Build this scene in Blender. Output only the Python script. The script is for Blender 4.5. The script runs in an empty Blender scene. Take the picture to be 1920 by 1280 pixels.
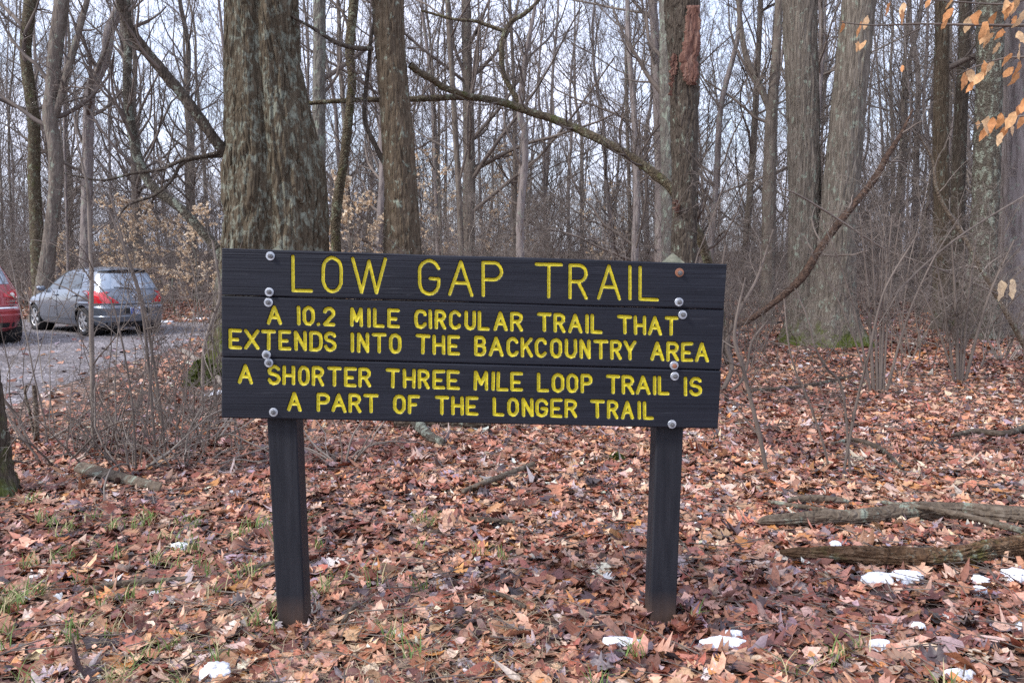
import bpy, math, numpy as np
from mathutils import Vector

# ------------------------------------------------------------------ camera, sky, sun, exposure
scene = bpy.context.scene
COL = scene.collection
rad = math.radians
FPX = 1450.0                       # focal length in pixels of a 1920 px wide frame
PITCH = math.atan((640 - 497) / FPX)
CAMH = 1.58
cam_data = bpy.data.cameras.new('camera')
cam = bpy.data.objects.new('camera', cam_data)
COL.objects.link(cam)
cam.location = (0, 0, CAMH)
cam.rotation_euler = (math.pi / 2 - PITCH, 0, 0)
cam_data.sensor_width = 36.0
cam_data.lens = 36.0 * FPX / 1920.0
cam_data.clip_start = 0.05
cam_data.clip_end = 2000
scene.camera = cam

SUN_EL, SUN_AZ = rad(42), math.atan2(-0.80, -0.45)
world = bpy.data.worlds.new('World')
scene.world = world
world.use_nodes = True
wt = world.node_tree
wt.nodes.clear()
w_out = wt.nodes.new('ShaderNodeOutputWorld')
w_bg = wt.nodes.new('ShaderNodeBackground')
w_sky = wt.nodes.new('ShaderNodeTexSky')
w_sky.sky_type = 'NISHITA'
w_sky.sun_disc = False
w_sky.sun_elevation = SUN_EL
w_sky.sun_rotation = SUN_AZ
w_sky.dust_density = 1.5
w_bg.inputs['Strength'].default_value = 0.115
w_geo = wt.nodes.new('ShaderNodeTexCoord')
w_map = wt.nodes.new('ShaderNodeMapping')
w_map.inputs['Scale'].default_value = (1.0, 1.0, 2.2)
w_noise = wt.nodes.new('ShaderNodeTexNoise')
w_noise.inputs['Scale'].default_value = 3.2
w_noise.inputs['Detail'].default_value = 6.0
w_noise.inputs['Roughness'].default_value = 0.55
w_ramp = wt.nodes.new('ShaderNodeValToRGB')
w_ramp.color_ramp.elements[0].position = 0.40
w_ramp.color_ramp.elements[0].color = (0.5, 0.5, 0.5, 1)
w_ramp.color_ramp.elements[1].position = 0.60
w_mix = wt.nodes.new('ShaderNodeMix')
w_mix.data_type = 'RGBA'
w_mix.inputs['B'].default_value = (5.8, 6.2, 7.7, 1)      # sunlit cloud deck
L = wt.links.new
L(w_geo.outputs['Generated'], w_map.inputs['Vector'])
L(w_map.outputs['Vector'], w_noise.inputs['Vector'])
L(w_noise.outputs['Fac'], w_ramp.inputs['Fac'])
L(w_ramp.outputs['Color'], w_mix.inputs['Factor'])
L(w_sky.outputs['Color'], w_mix.inputs['A'])
L(w_mix.outputs['Result'], w_bg.inputs['Color'])
L(w_bg.outputs['Background'], w_out.inputs['Surface'])

sun_data = bpy.data.lights.new('sun', 'SUN')
sun_data.energy = 1.5
sun_data.angle = rad(10)
sun_data.color = (1.0, 0.96, 0.9)
sun = bpy.data.objects.new('sun', sun_data)
COL.objects.link(sun)
sd = Vector((math.sin(SUN_AZ) * math.cos(SUN_EL), math.cos(SUN_AZ) * math.cos(SUN_EL), math.sin(SUN_EL)))
sun.rotation_euler = sd.to_track_quat('Z', 'Y').to_euler()
sun.location = sd * 60

vs = scene.view_settings
vs.view_transform = 'Standard'
vs.look = 'None'
vs.exposure = 1.26
vs.gamma = 1.0
vs.use_curve_mapping = False
cy = scene.cycles
cy.max_bounces = 5
cy.diffuse_bounces = 3
cy.glossy_bounces = 3
cy.transmission_bounces = 3
cy.transparent_max_bounces = 6
cy.use_denoising = False
cy.sample_clamp_indirect = 6.0

# ------------------------------------------------------------------ measuring helpers
CP, SP = math.cos(PITCH), math.sin(PITCH)


def ray(u, v):
    a, b = (u - 960) / FPX, -(v - 640) / FPX
    return np.array([a, CP + b * SP, -SP + b * CP])


def at(u, v, Y):
    """world point seen at photo pixel (u, v), Y metres ahead of the camera"""
    d = ray(u, v)
    return np.array([0, 0, CAMH]) + d * (Y / d[1])


def gp(u, v, z=0.0):
    """ground point seen at photo pixel (u, v)"""
    d = ray(u, v)
    return np.array([0, 0, CAMH]) + d * ((z - CAMH) / d[2])


def pxm(Y):
    """metres per photo pixel at distance Y"""
    return Y / FPX


# ------------------------------------------------------------------ noise
def _hash(ix, iy, iz, seed):
    n = (ix * 374761393 + iy * 668265263 + iz * 2147483647 + seed * 974634533).astype(np.int64)
    n = (n ^ (n >> 13)) * 1274126177
    n = n & 0x7fffffff
    n = (n ^ (n >> 16)) & 0xffffff
    return n.astype(np.float64) / float(0xffffff) * 2 - 1


def vnoise(p, seed=0):
    p = np.asarray(p, float)
    i = np.floor(p).astype(np.int64)
    f = p - i
    f = f * f * (3 - 2 * f)
    x, y, z = i[..., 0], i[..., 1], i[..., 2]
    fx, fy, fz = f[..., 0], f[..., 1], f[..., 2]
    r = 0
    for dx in (0, 1):
        wx = fx if dx else 1 - fx
        for dy in (0, 1):
            wy = fy if dy else 1 - fy
            for dz in (0, 1):
                wz = fz if dz else 1 - fz
                r = r + wx * wy * wz * _hash(x + dx, y + dy, z + dz, seed)
    return r


def fbm(p, octaves=3, seed=0):
    p = np.asarray(p, float)
    r, a = 0, 1.0
    for o in range(octaves):
        r = r + a * vnoise(p * (2 ** o), seed + o * 17)
        a *= 0.5
    return r


def gz(x, y):
    x = np.asarray(x, float)
    y = np.asarray(y, float)
    q = np.stack([x * 0.45, y * 0.45, np.zeros_like(x)], -1)
    m = np.clip((x + 5.2 + 0.03 * y) / 1.2, 0, 1)
    far = np.clip(y - 30, 0, 55)
    bump = 0.045 * fbm(q, 2, 5) * m
    lift = np.clip(y / 4 - 0.75, 0.25, 1)
    foot = 0
    for px_, py_ in ((-0.955, 3.25), (0.62, 3.29)):
        foot = foot + np.exp(-((x - px_) ** 2 + (y - py_) ** 2) / 0.09)
    return bump * lift * (1 - np.clip(foot, 0, 1)) - 0.022 * foot + 0.0016 * far ** 2 / (1 + far * 0.01)


# ------------------------------------------------------------------ mesh helpers
class MB:
    def __init__(self):
        self.v, self.q, self.t, self.c, self.n = [], [], [], [], 0

    def add(self, v, quads=None, tris=None, col=None):
        v = np.asarray(v, float).reshape(-1, 3)
        if quads is not None and len(quads):
            self.q.append(np.asarray(quads, np.int64).reshape(-1, 4) + self.n)
        if tris is not None and len(tris):
            self.t.append(np.asarray(tris, np.int64).reshape(-1, 3) + self.n)
        self.v.append(v)
        self.c.append(col if col is None else np.broadcast_to(np.asarray(col, float), (len(v), 3)))
        self.n += len(v)
        return self

    def build(self, name, mat, parent=None, loc=None, smooth=True, origin=None):
        v = np.concatenate(self.v)
        if origin is None:
            origin = np.array(parent['_o']) if parent is not None and '_o' in parent.keys() else np.zeros(3)
        v = v - np.asarray(origin)
        me = bpy.data.meshes.new(name)
        nq = sum(len(a) for a in self.q)
        nt = sum(len(a) for a in self.t)
        idx = []
        if nq:
            idx.append(np.concatenate(self.q).ravel())
        if nt:
            idx.append(np.concatenate(self.t).ravel())
        idx = np.concatenate(idx).astype(np.int32)
        starts = np.concatenate([np.arange(nq) * 4, nq * 4 + np.arange(nt) * 3]).astype(np.int32)
        me.vertices.add(len(v))
        me.vertices.foreach_set('co', v.astype(np.float32).ravel())
        me.loops.add(len(idx))
        me.loops.foreach_set('vertex_index', idx)
        me.polygons.add(nq + nt)
        me.polygons.foreach_set('loop_start', starts)
        me.polygons.foreach_set('use_smooth', np.full(nq + nt, smooth, bool))
        me.update(calc_edges=True)
        if any(c is not None for c in self.c):
            cc = np.concatenate([np.ones((len(a), 3)) if c is None else c for a, c in zip(self.v, self.c)])
            ca = me.color_attributes.new('col', 'FLOAT_COLOR', 'POINT')
            ca.data.foreach_set('color', np.concatenate([cc, np.ones((len(cc), 1))], 1).astype(np.float32).ravel())
        me.materials.append(mat)
        o = bpy.data.objects.new(name, me)
        COL.objects.link(o)
        if parent is not None:
            o.parent = parent
        elif loc is not None:
            o.location = loc
        else:
            o.location = origin
        return o


def tag(o, label, cat, group=None, kind=None):
    if label:
        o['label'] = label
    if cat:
        o['category'] = cat
    if group:
        o['group'] = group
    if kind:
        o['kind'] = kind
    return o


def thing(name, label, cat, loc=(0, 0, 0), rz=0.0, group=None):
    o = bpy.data.objects.new(name, None)
    COL.objects.link(o)
    o.empty_display_size = 0.2
    o.location = [float(a) for a in loc]
    o.rotation_euler = (0, 0, rz)
    o['_o'] = [float(a) for a in loc] if rz == 0 else [0.0, 0.0, 0.0]
    return tag(o, label, cat, group)


def dup(root, loc, rz, s=1.0, label=None, group=None, tilt=(0, 0)):
    kids = list(root.children)
    r = root.copy()
    COL.objects.link(r)
    r.location = [float(a) for a in loc]
    r.rotation_euler = (tilt[0], tilt[1], rz)
    r.scale = (s, s, s)
    if label:
        r['label'] = label
    if group:
        r['group'] = group
    for ch in kids:
        c = ch.copy()
        COL.objects.link(c)
        c.parent = r
    return r


def unit(a):
    return a / np.maximum(np.linalg.norm(a, axis=-1, keepdims=True), 1e-9)


def tubes(mb, P, R, s=4, col=None, ang0=0.0):
    """n tubes of k points each, open at the base, pinched at the tip"""
    P = np.asarray(P, float)
    R = np.asarray(R, float)
    if P.ndim == 2:
        P, R = P[None], R[None]
    n, k = R.shape
    T = unit(np.gradient(P, axis=1))
    m = unit(T.mean(1))
    ref = np.where(np.abs(m[:, 2:3]) > 0.8, np.array([[1.0, 0, 0]]), np.array([[0, 0, 1.0]]))
    N = unit(ref[:, None] - T * (T * ref[:, None]).sum(-1, keepdims=True))
    B = np.cross(T, N)
    a = ang0 + np.arange(s) / s * 2 * np.pi
    V = P[:, :, None] + R[:, :, None, None] * (N[:, :, None] * np.cos(a)[None, None, :, None]
                                               + B[:, :, None] * np.sin(a)[None, None, :, None])
    i = np.arange(k - 1)[:, None]
    j = np.arange(s)[None]
    q = np.stack([i * s + j, i * s + (j + 1) % s, (i + 1) * s + (j + 1) % s, (i + 1) * s + j], -1).reshape(-1, 4)
    Q = (np.arange(n) * k * s)[:, None, None] + q[None]
    c = None
    if col is not None:
        c = np.asarray(col, float)
        if c.ndim == 2:
            c = np.repeat(c, k * s, 0)
    mb.add(V.reshape(-1, 3), Q.reshape(-1, 4), col=c)
    return mb


def spline(pts, K):
    """Catmull-Rom through rows of pts (any width), K samples"""
    p = np.asarray(pts, float)
    if len(p) == 2:
        t = np.linspace(0, 1, K)[:, None]
        return p[0] * (1 - t) + p[1] * t
    q = np.vstack([2 * p[0] - p[1], p, 2 * p[-1] - p[-2]])
    d = np.linalg.norm(np.diff(p[:, :3], axis=0), axis=1)
    s = np.concatenate([[0], np.cumsum(d)])
    u = np.interp(np.linspace(0, s[-1], K), s, np.arange(len(p)))
    i = np.clip(np.floor(u).astype(int), 0, len(p) - 2)
    t = (u - i)[:, None]
    a, b, c, e = q[i], q[i + 1], q[i + 2], q[i + 3]
    return 0.5 * (2 * b + (c - a) * t + (2 * a - 5 * b + 4 * c - e) * t ** 2 + (3 * b - 3 * c + e - a) * t ** 3)


def trunk_mb(pts, rads, S=40, K=120, ridge=0.06, ridge_n=9, lump=0.05, seed=0, flare=0.0, lobe=None, caps=False, roots=5, plates=1.0):
    """one tapered, furrowed trunk or limb (base first) as real geometry"""
    pr = spline(np.hstack([np.asarray(pts, float), np.asarray(rads, float)[:, None]]), K)
    P, R = pr[:, :3], np.maximum(pr[:, 3], 0.002)
    T = unit(np.gradient(P, axis=0))
    m = unit(T.mean(0))
    ref = np.array([1.0, 0, 0]) if abs(m[2]) > 0.7 else np.array([0, 0, 1.0])
    N = unit(ref - T * (T @ ref)[:, None])
    B = np.cross(T, N)
    a = np.arange(S) / S * 2 * np.pi
    ca, sa = np.cos(a), np.sin(a)
    L_ = np.concatenate([[0], np.cumsum(np.linalg.norm(np.diff(P, axis=0), axis=1))])
    AA, LL = np.meshgrid(a, L_)
    rm = float(np.median(R))
    k = ridge_n / (2 * np.pi)
    wob = 0.6 * vnoise(np.stack([np.cos(AA) * 1.3, np.sin(AA) * 1.3, LL * 1.2 / max(rm * 3, .05)], -1), seed + 3)
    A2 = AA + wob * 0.5
    q = np.stack([np.cos(A2) * k * 2.6, np.sin(A2) * k * 2.6, LL / max(rm, 0.02) * 0.55 * plates], -1)
    rid = 2 * np.clip(np.abs(vnoise(q, seed)) * 3.6, 0, 1) - 1 + 0.5 * vnoise(q * np.array([2.7, 2.7, 4.5]), seed + 4)
    rid2 = 2 * np.clip(np.abs(vnoise(q * np.array([1.9, 1.9, 1.5]), seed + 9)) * 3.2, 0, 1) - 1
    lum = fbm(np.stack([np.cos(AA) * 0.9, np.sin(AA) * 0.9, LL / max(rm, 0.02) * 0.3], -1), 2, seed + 21)
    RR = R[:, None] * (1 + ridge * (0.65 * rid + 0.4 * rid2 - 0.75) + lump * lum)
    if lobe is not None:
        RR = RR * lobe(AA, LL / L_[-1])
    if flare:
        h = np.exp(-LL / (rm * 1.6))
        RR = RR * (1 + flare * h * (0.75 + 0.5 * np.cos(AA * roots + seed)))
    V = P[:, None] + RR[..., None] * (N[:, None] * ca[None, :, None] + B[:, None] * sa[None, :, None])
    i = np.arange(K - 1)[:, None]
    j = np.arange(S)[None]
    Q = np.stack([i * S + j, i * S + (j + 1) % S, (i + 1) * S + (j + 1) % S, (i + 1) * S + j], -1).reshape(-1, 4)
    mb = MB()
    V = V.reshape(-1, 3)
    if caps:
        n0 = len(V)
        V = np.vstack([V, P[0] - T[0] * R[0] * 0.25, P[-1] + T[-1] * R[-1] * 0.3])
        jj = np.arange(S)
        t = np.vstack([np.stack([np.full(S, n0), (jj + 1) % S, jj], -1),
                       np.stack([np.full(S, n0 + 1), (K - 1) * S + jj, (K - 1) * S + (jj + 1) % S], -1)])
        mb.add(V, Q, t)
    else:
        mb.add(V, Q)
    return mb


def grow(P, R, rng, n, t0, t1, l0, l1, a0, a1, k, up=0.1, wander=0.15, rs=0.5, rmin=0.002, rmax=1.0, rel=True, tip=0.3, taper_len=0.5):
    """n side branches on each of the parent chains P (N, kp, 3) with radii R"""
    N, kp = R.shape
    pi = np.repeat(np.arange(N), n)
    t = rng.uniform(t0, t1, len(pi))
    f = t * (kp - 1)
    i = np.minimum(f.astype(int), kp - 2)
    w = (f - i)[:, None]
    base = P[pi, i] * (1 - w) + P[pi, i + 1] * w
    tan = unit(P[pi, i + 1] - P[pi, i])
    rp = R[pi, i] * (1 - w[:, 0]) + R[pi, i + 1] * w[:, 0]
    rv = rng.normal(size=(len(pi), 3))
    perp = unit(rv - tan * (rv * tan).sum(-1, keepdims=True))
    a = rng.uniform(a0, a1, len(pi))[:, None]
    d = unit(np.cos(a) * tan + np.sin(a) * perp)
    Ln = rng.uniform(l0, l1, len(pi))
    if rel:
        Ln = Ln * np.linalg.norm(np.diff(P, axis=1), axis=-1).sum(1)[pi]
    Ln = Ln * (1 - taper_len * t)
    pts = [base]
    for s in range(k - 1):
        d = unit(d + np.array([0, 0, up]) + rng.normal(size=d.shape) * wander)
        pts.append(pts[-1] + d * (Ln / (k - 1))[:, None])
    C = np.stack(pts, 1)
    r0 = np.clip(rp * rs * rng.uniform(0.6, 1.1, len(pi)), rmin, rmax)
    Rc = r0[:, None] * np.linspace(1, tip, k)[None]
    return C, np.maximum(Rc, rmin * 0.6)


# ------------------------------------------------------------------ material helpers
def new_mat(name, base=(0.5, 0.5, 0.5), rough=0.7, **kw):
    m = bpy.data.materials.new(name)
    m.use_nodes = True
    b = m.node_tree.nodes['Principled BSDF']
    b.inputs['Base Color'].default_value = (*base, 1)
    b.inputs['Roughness'].default_value = rough
    for k, v in kw.items():
        b.inputs[k.replace('_', ' ')].default_value = v
    return m


class NT:
    """tiny node-tree writer"""

    def __init__(self, m):
        self.t = m.node_tree
        self.b = self.t.nodes['Principled BSDF']

    def n(self, typ, **kw):
        x = self.t.nodes.new('ShaderNode' + typ)
        for k, v in kw.items():
            if k in x.inputs.keys():
                x.inputs[k].default_value = v
            else:
                setattr(x, k, v)
        return x

    def l(self, a, b):
        self.t.links.new(a, b)

    def coord(self, scale=(1, 1, 1), kind='Object'):
        c = self.n('TexCoord')
        mp = self.n('Mapping')
        mp.inputs['Scale'].default_value = scale
        self.l(c.outputs[kind], mp.inputs['Vector'])
        return mp.outputs['Vector']

    def noise(self, vec, scale, detail=4.0, rough=0.55, dist=0.0):
        x = self.n('TexNoise')
        x.inputs['Scale'].default_value = scale
        x.inputs['Detail'].default_value = detail
        x.inputs['Roughness'].default_value = rough
        x.inputs['Distortion'].default_value = dist
        self.l(vec, x.inputs['Vector'])
        return x.outputs['Fac']

    def ramp(self, fac, stops):
        x = self.n('ValToRGB')
        cr = x.color_ramp
        while len(cr.elements) < len(stops):
            cr.elements.new(0.5)
        for e, (p, c) in zip(cr.elements, stops):
            e.position = p
            e.color = (*c, 1) if len(c) == 3 else c
        self.l(fac, x.inputs['Fac'])
        return x.outputs['Color']

    def mix(self, fac, a, b, mode='MIX'):
        x = self.n('Mix', data_type='RGBA', blend_type=mode)
        for s, val in (('Factor', fac), ('A', a), ('B', b)):
            if isinstance(val, (int, float)):
                x.inputs[s].default_value = val
            elif isinstance(val, tuple):
                x.inputs[s].default_value = (*val, 1)
            else:
                self.l(val, x.inputs[s])
        return x.outputs['Result']

    def math(self, op, a, b=0.0, clamp=False):
        x = self.n('Math', operation=op, use_clamp=clamp)
        for i, val in enumerate((a, b)):
            if isinstance(val, (int, float)):
                x.inputs[i].default_value = val
            else:
                self.l(val, x.inputs[i])
        return x.outputs[0]

    def bump(self, h, strength=0.5, dist=0.02):
        x = self.n('Bump')
        x.inputs['Strength'].default_value = strength
        x.inputs['Distance'].default_value = dist
        self.l(h, x.inputs['Height'])
        self.l(x.outputs['Normal'], self.b.inputs['Normal'])

    def base(self, c):
        self.l(c, self.b.inputs['Base Color'])


def bark_mat(name, dark, mid, light, scale=14.0, stretch=0.22, lichen=0.0, lichen_col=(0.26, 0.30, 0.24), moss=0.0, moss_h=0.6,
             moss_all=0.0, bump=0.9, dist=0.03):
    dark, mid, light = [tuple(c * f_ for c, f_ in zip(k, (0.70, 0.68, 0.62))) for k in (dark, mid, light)]
    m = new_mat(name, mid, 0.92)
    m.node_tree.nodes['Principled BSDF'].inputs['Specular IOR Level'].default_value = 0.2
    t = NT(m)
    v = t.coord((1, 1, stretch))
    n1 = t.noise(v, scale, 6.0, 0.6, 0.6)
    vo = t.n('TexVoronoi', feature='DISTANCE_TO_EDGE')
    vo.inputs['Scale'].default_value = scale * 0.9
    wv = t.coord((1, 1, stretch))
    nd = t.n('TexNoise')
    nd.inputs['Scale'].default_value = scale * 0.6
    t.l(wv, nd.inputs['Vector'])
    add = t.n('VectorMath', operation='MULTIPLY_ADD')
    add.inputs[1].default_value = (0.12, 0.12, 0.12)
    t.l(nd.outputs['Color'], add.inputs[0])
    t.l(wv, add.inputs[2])
    t.l(add.outputs[0], vo.inputs['Vector'])
    c = t.ramp(n1, [(0.28, dark), (0.5, mid), (0.74, light)])
    big = t.noise(t.coord((1, 1, 0.5)), 2.3, 3.0)
    c = t.mix(t.math('MULTIPLY', big, 0.55), c, mid)
    if lichen:
        ln = t.noise(t.coord((1, 1, 0.7)), 9.0, 6.0, 0.72, 0.4)
        lf = t.ramp(ln, [(0.60 - 0.16 * lichen, (0, 0, 0)), (0.66 - 0.1 * lichen, (1, 1, 1))])
        c = t.mix(t.math('MULTIPLY', lf, 0.75), c, lichen_col)
    if moss or moss_all:
        g = t.n('SeparateXYZ')
        tc = t.n('TexCoord')
        t.l(tc.outputs['Object'], g.inputs[0])
        low = t.math('SUBTRACT', 1.0, t.math('DIVIDE', g.outputs['Z'], moss_h), True)
        mn = t.noise(t.coord((1, 1, 0.8)), 5.0, 5.0, 0.65)
        mf = t.math('ADD', t.math('MULTIPLY', low, moss), moss_all)
        mf = t.math('MULTIPLY', t.math('SUBTRACT', t.math('ADD', mn, mf), 0.72), 5.0, True)
        c = t.mix(mf, c, (0.075, 0.09, 0.018))
    t.base(c)
    h = t.math('ADD', t.math('MULTIPLY', n1, 0.6), t.math('MULTIPLY', t.math('MINIMUM', vo.outputs['Distance'], 0.25), 2.2))
    t.bump(h, bump, dist)
    return m


def col_mat(name, rough=0.75, spec=0.3, trans=0.0, bump=0.0, bscale=60.0):
    """colour comes from each piece's own albedo, stored on its vertices"""
    m = new_mat(name, (0.3, 0.2, 0.15), rough)
    t = NT(m)
    t.b.inputs['Specular IOR Level'].default_value = spec
    a = t.n('Attribute', attribute_name='col')
    nn = t.noise(t.coord((1, 1, 1)), bscale, 3.0)
    c = t.mix(1.0, a.outputs['Color'], t.ramp(nn, [(0.3, (0.72, 0.70, 0.70)), (0.7, (1.22, 1.22, 1.2))]), 'MULTIPLY')
    t.base(c)
    if trans:
        tr = t.n('BsdfTranslucent')
        t.l(c, tr.inputs['Color'])
        mx = t.n('MixShader')
        mx.inputs[0].default_value = trans
        out = t.t.nodes['Material Output']
        t.l(t.b.outputs[0], mx.inputs[1])
        t.l(tr.outputs[0], mx.inputs[2])
        t.l(mx.outputs[0], out.inputs['Surface'])
    if bump:
        t.bump(nn, bump, 0.004)
    return m


# ------------------------------------------------------------------ materials
M = {}
M['twig'] = new_mat('twig_bark', (0.10, 0.075, 0.068), 0.85)
t = NT(M['twig'])
t.base(t.ramp(t.noise(t.coord(), 1.7, 3.0), [(0.3, (0.065, 0.050, 0.042)), (0.7, (0.18, 0.145, 0.122))]))
M['twig_pale'] = new_mat('twig_bark_pale', (0.2, 0.16, 0.14), 0.85)
t = NT(M['twig_pale'])
t.base(t.ramp(t.noise(t.coord(), 3.0, 3.0), [(0.3, (0.10, 0.08, 0.066)), (0.7, (0.27, 0.228, 0.195))]))
M['bark_oak'] = bark_mat('bark_oak', (0.045, 0.034, 0.024), (0.115, 0.092, 0.066), (0.21, 0.175, 0.135), 18, 0.16, lichen=0.6, lichen_col=(0.21, 0.225, 0.18), moss=0.4, moss_h=1.2, moss_all=0.05, dist=0.04)
M['bark_brown'] = bark_mat('bark_brown', (0.05, 0.038, 0.028), (0.135, 0.105, 0.078), (0.27, 0.215, 0.165), 20, 0.12, lichen=0.15, moss=0.2, moss_h=2.2, moss_all=0.04, dist=0.03)
M['bark_dark'] = bark_mat('bark_dark', (0.035, 0.028, 0.024), (0.10, 0.082, 0.070), (0.19, 0.16, 0.14), 22, 0.2, lichen=0.1, moss=0.3, moss_h=1.2)
M['bark_grey'] = bark_mat('bark_grey', (0.07, 0.06, 0.053), (0.20, 0.174, 0.155), (0.38, 0.34, 0.31), 22, 0.1, lichen=0.25, moss=0.45, moss_h=0.7)
M['bark_pale'] = bark_mat('bark_pale', (0.10, 0.09, 0.085), (0.20, 0.185, 0.175), (0.31, 0.30, 0.285), 14, 0.3, lichen=0.5, moss=0.4, moss_h=0.8)
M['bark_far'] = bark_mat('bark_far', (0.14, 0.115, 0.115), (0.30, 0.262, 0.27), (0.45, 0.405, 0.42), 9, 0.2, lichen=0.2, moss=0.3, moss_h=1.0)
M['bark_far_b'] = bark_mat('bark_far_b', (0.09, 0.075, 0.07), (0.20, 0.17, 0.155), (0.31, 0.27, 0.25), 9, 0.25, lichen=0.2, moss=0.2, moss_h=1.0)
M['bark_mossy'] = bark_mat('bark_mossy', (0.05, 0.042, 0.03), (0.13, 0.105, 0.075), (0.24, 0.20, 0.15), 18, 1.0, lichen=0.35, lichen_col=(0.24, 0.26, 0.18), moss_all=0.16)
M['bark_lichen'] = bark_mat('bark_lichen', (0.05, 0.042, 0.036), (0.12, 0.105, 0.09), (0.22, 0.20, 0.18), 20, 1.0, lichen=0.55, lichen_col=(0.28, 0.31, 0.25))
M['deadwood'] = bark_mat('deadwood', (0.06, 0.045, 0.036), (0.17, 0.135, 0.11), (0.30, 0.255, 0.22), 16, 1.0, lichen=0.2, dist=0.02)
M['rot'] = bark_mat('rotten_wood', (0.05, 0.028, 0.018), (0.17, 0.10, 0.06), (0.38, 0.27, 0.19), 18, 1.0, lichen=0.1, moss_all=0.13, dist=0.03)
M['red_bark'] = bark_mat('red_brown_bark', (0.03, 0.02, 0.017), (0.09, 0.058, 0.046), (0.24, 0.15, 0.11), 18, 1.0, dist=0.03)
M['dark_wood'] = bark_mat('dark_dead_wood', (0.04, 0.03, 0.026), (0.11, 0.085, 0.07), (0.22, 0.18, 0.155), 18, 1.0, lichen=0.15, dist=0.02)
M['redwood'] = bark_mat('bare_red_wood', (0.06, 0.03, 0.026), (0.20, 0.105, 0.088), (0.46, 0.31, 0.26), 20, 0.14, dist=0.02)
M['leaf'] = col_mat('dead_leaves', 0.5, 0.5, 0.0, 0.5, 70)
M['hang_leaf'] = col_mat('hanging_leaves', 0.6, 0.3, 0.35, 0.0, 60)
M['grassy'] = col_mat('grass_blades', 0.6, 0.3, 0.2, 0.0, 40)
M['paint_dark'] = new_mat('black_stained_wood', (0.02, 0.021, 0.028), 0.6)
t = NT(M['paint_dark'])
v = t.coord((1.2, 30, 30))
g1 = t.noise(v, 3.0, 5.0, 0.6, 0.4)
g2 = t.noise(t.coord((2.5, 120, 120)), 2.5, 3.0, 0.6)
t.base(t.ramp(t.noise(t.coord((0.8, 9, 9)), 2.5, 4.0), [(0.3, (0.0065, 0.0078, 0.0135)), (0.7, (0.0135, 0.0152, 0.0235))]))
wear = t.ramp(t.noise(t.coord((1.6, 22, 22)), 3.2, 6.0, 0.7), [(0.60, (0, 0, 0)), (0.78, (1, 1, 1))])
bc = t.b.inputs['Base Color'].links[0].from_socket
t.base(t.mix(t.math('MULTIPLY', wear, 0.6), bc, (0.06, 0.063, 0.074)))
t.b.inputs['Specular IOR Level'].default_value = 0.25
t.bump(t.math('ADD', g1, t.math('MULTIPLY', g2, 0.4)), 0.25, 0.004)
M['post_wood'] = new_mat('black_stained_post', (0.02, 0.02, 0.024), 0.65)
t = NT(M['post_wood'])
gz_ = t.n('SeparateXYZ')
tc_ = t.n('TexCoord')
t.l(tc_.outputs['Object'], gz_.inputs[0])
low = t.math('SUBTRACT', 1.0, t.math('DIVIDE', gz_.outputs['Z'], 0.16), True)
dirt = t.math('MULTIPLY', t.math('MULTIPLY', low, t.noise(t.coord((1, 1, 0.4)), 14, 4.0)), 1.2, True)
cc = t.ramp(t.noise(t.coord((14, 14, 1.2)), 3, 4.0), [(0.3, (0.0085, 0.0095, 0.014)), (0.72, (0.019, 0.020, 0.026))])
t.base(t.mix(dirt, cc, (0.10, 0.06, 0.04)))
t.b.inputs['Specular IOR Level'].default_value = 0.25
t.bump(t.noise(t.coord((60, 60, 2.0)), 2.5, 4.0), 0.3, 0.004)
M['cap_wood'] = new_mat('weathered_post_top', (0.12, 0.12, 0.09), 0.9)
t = NT(M['cap_wood'])
t.base(t.ramp(t.noise(t.coord(), 28, 5.0, 0.7), [(0.35, (0.06, 0.065, 0.045)), (0.65, (0.17, 0.165, 0.12))]))
M['yellow'] = new_mat('yellow_paint', (0.62, 0.50, 0.012), 0.5)
t = NT(M['yellow'])
yn = t.noise(t.coord(), 40, 4.0, 0.6)
t.base(t.ramp(yn, [(0.3, (0.50, 0.41, 0.007)), (0.7, (0.62, 0.52, 0.012))]))
t.bump(yn, 0.2, 0.002)
M['zinc'] = new_mat('galvanised_steel', (0.42, 0.46, 0.52), 0.42, Metallic=0.55)
t = NT(M['zinc'])
t.base(t.ramp(t.noise(t.coord(), 60, 3.0), [(0.35, (0.33, 0.36, 0.41)), (0.65, (0.55, 0.58, 0.62))]))
M['nut'] = new_mat('dull_steel_nut', (0.13, 0.13, 0.135), 0.5, Metallic=0.3)
M['rusty'] = new_mat('rusted_steel', (0.28, 0.12, 0.07), 0.7, Metallic=0.2)
M['snow'] = new_mat('snow', (0.83, 0.86, 0.92), 0.6)
t = NT(M['snow'])
sn = t.noise(t.coord(), 45, 5.0)
t.base(t.ramp(t.noise(t.coord(), 30, 5.0, 0.7), [(0.34, (0.36, 0.35, 0.38)), (0.52, (0.78, 0.82, 0.90))]))
t.bump(sn, 0.6, 0.01)

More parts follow.
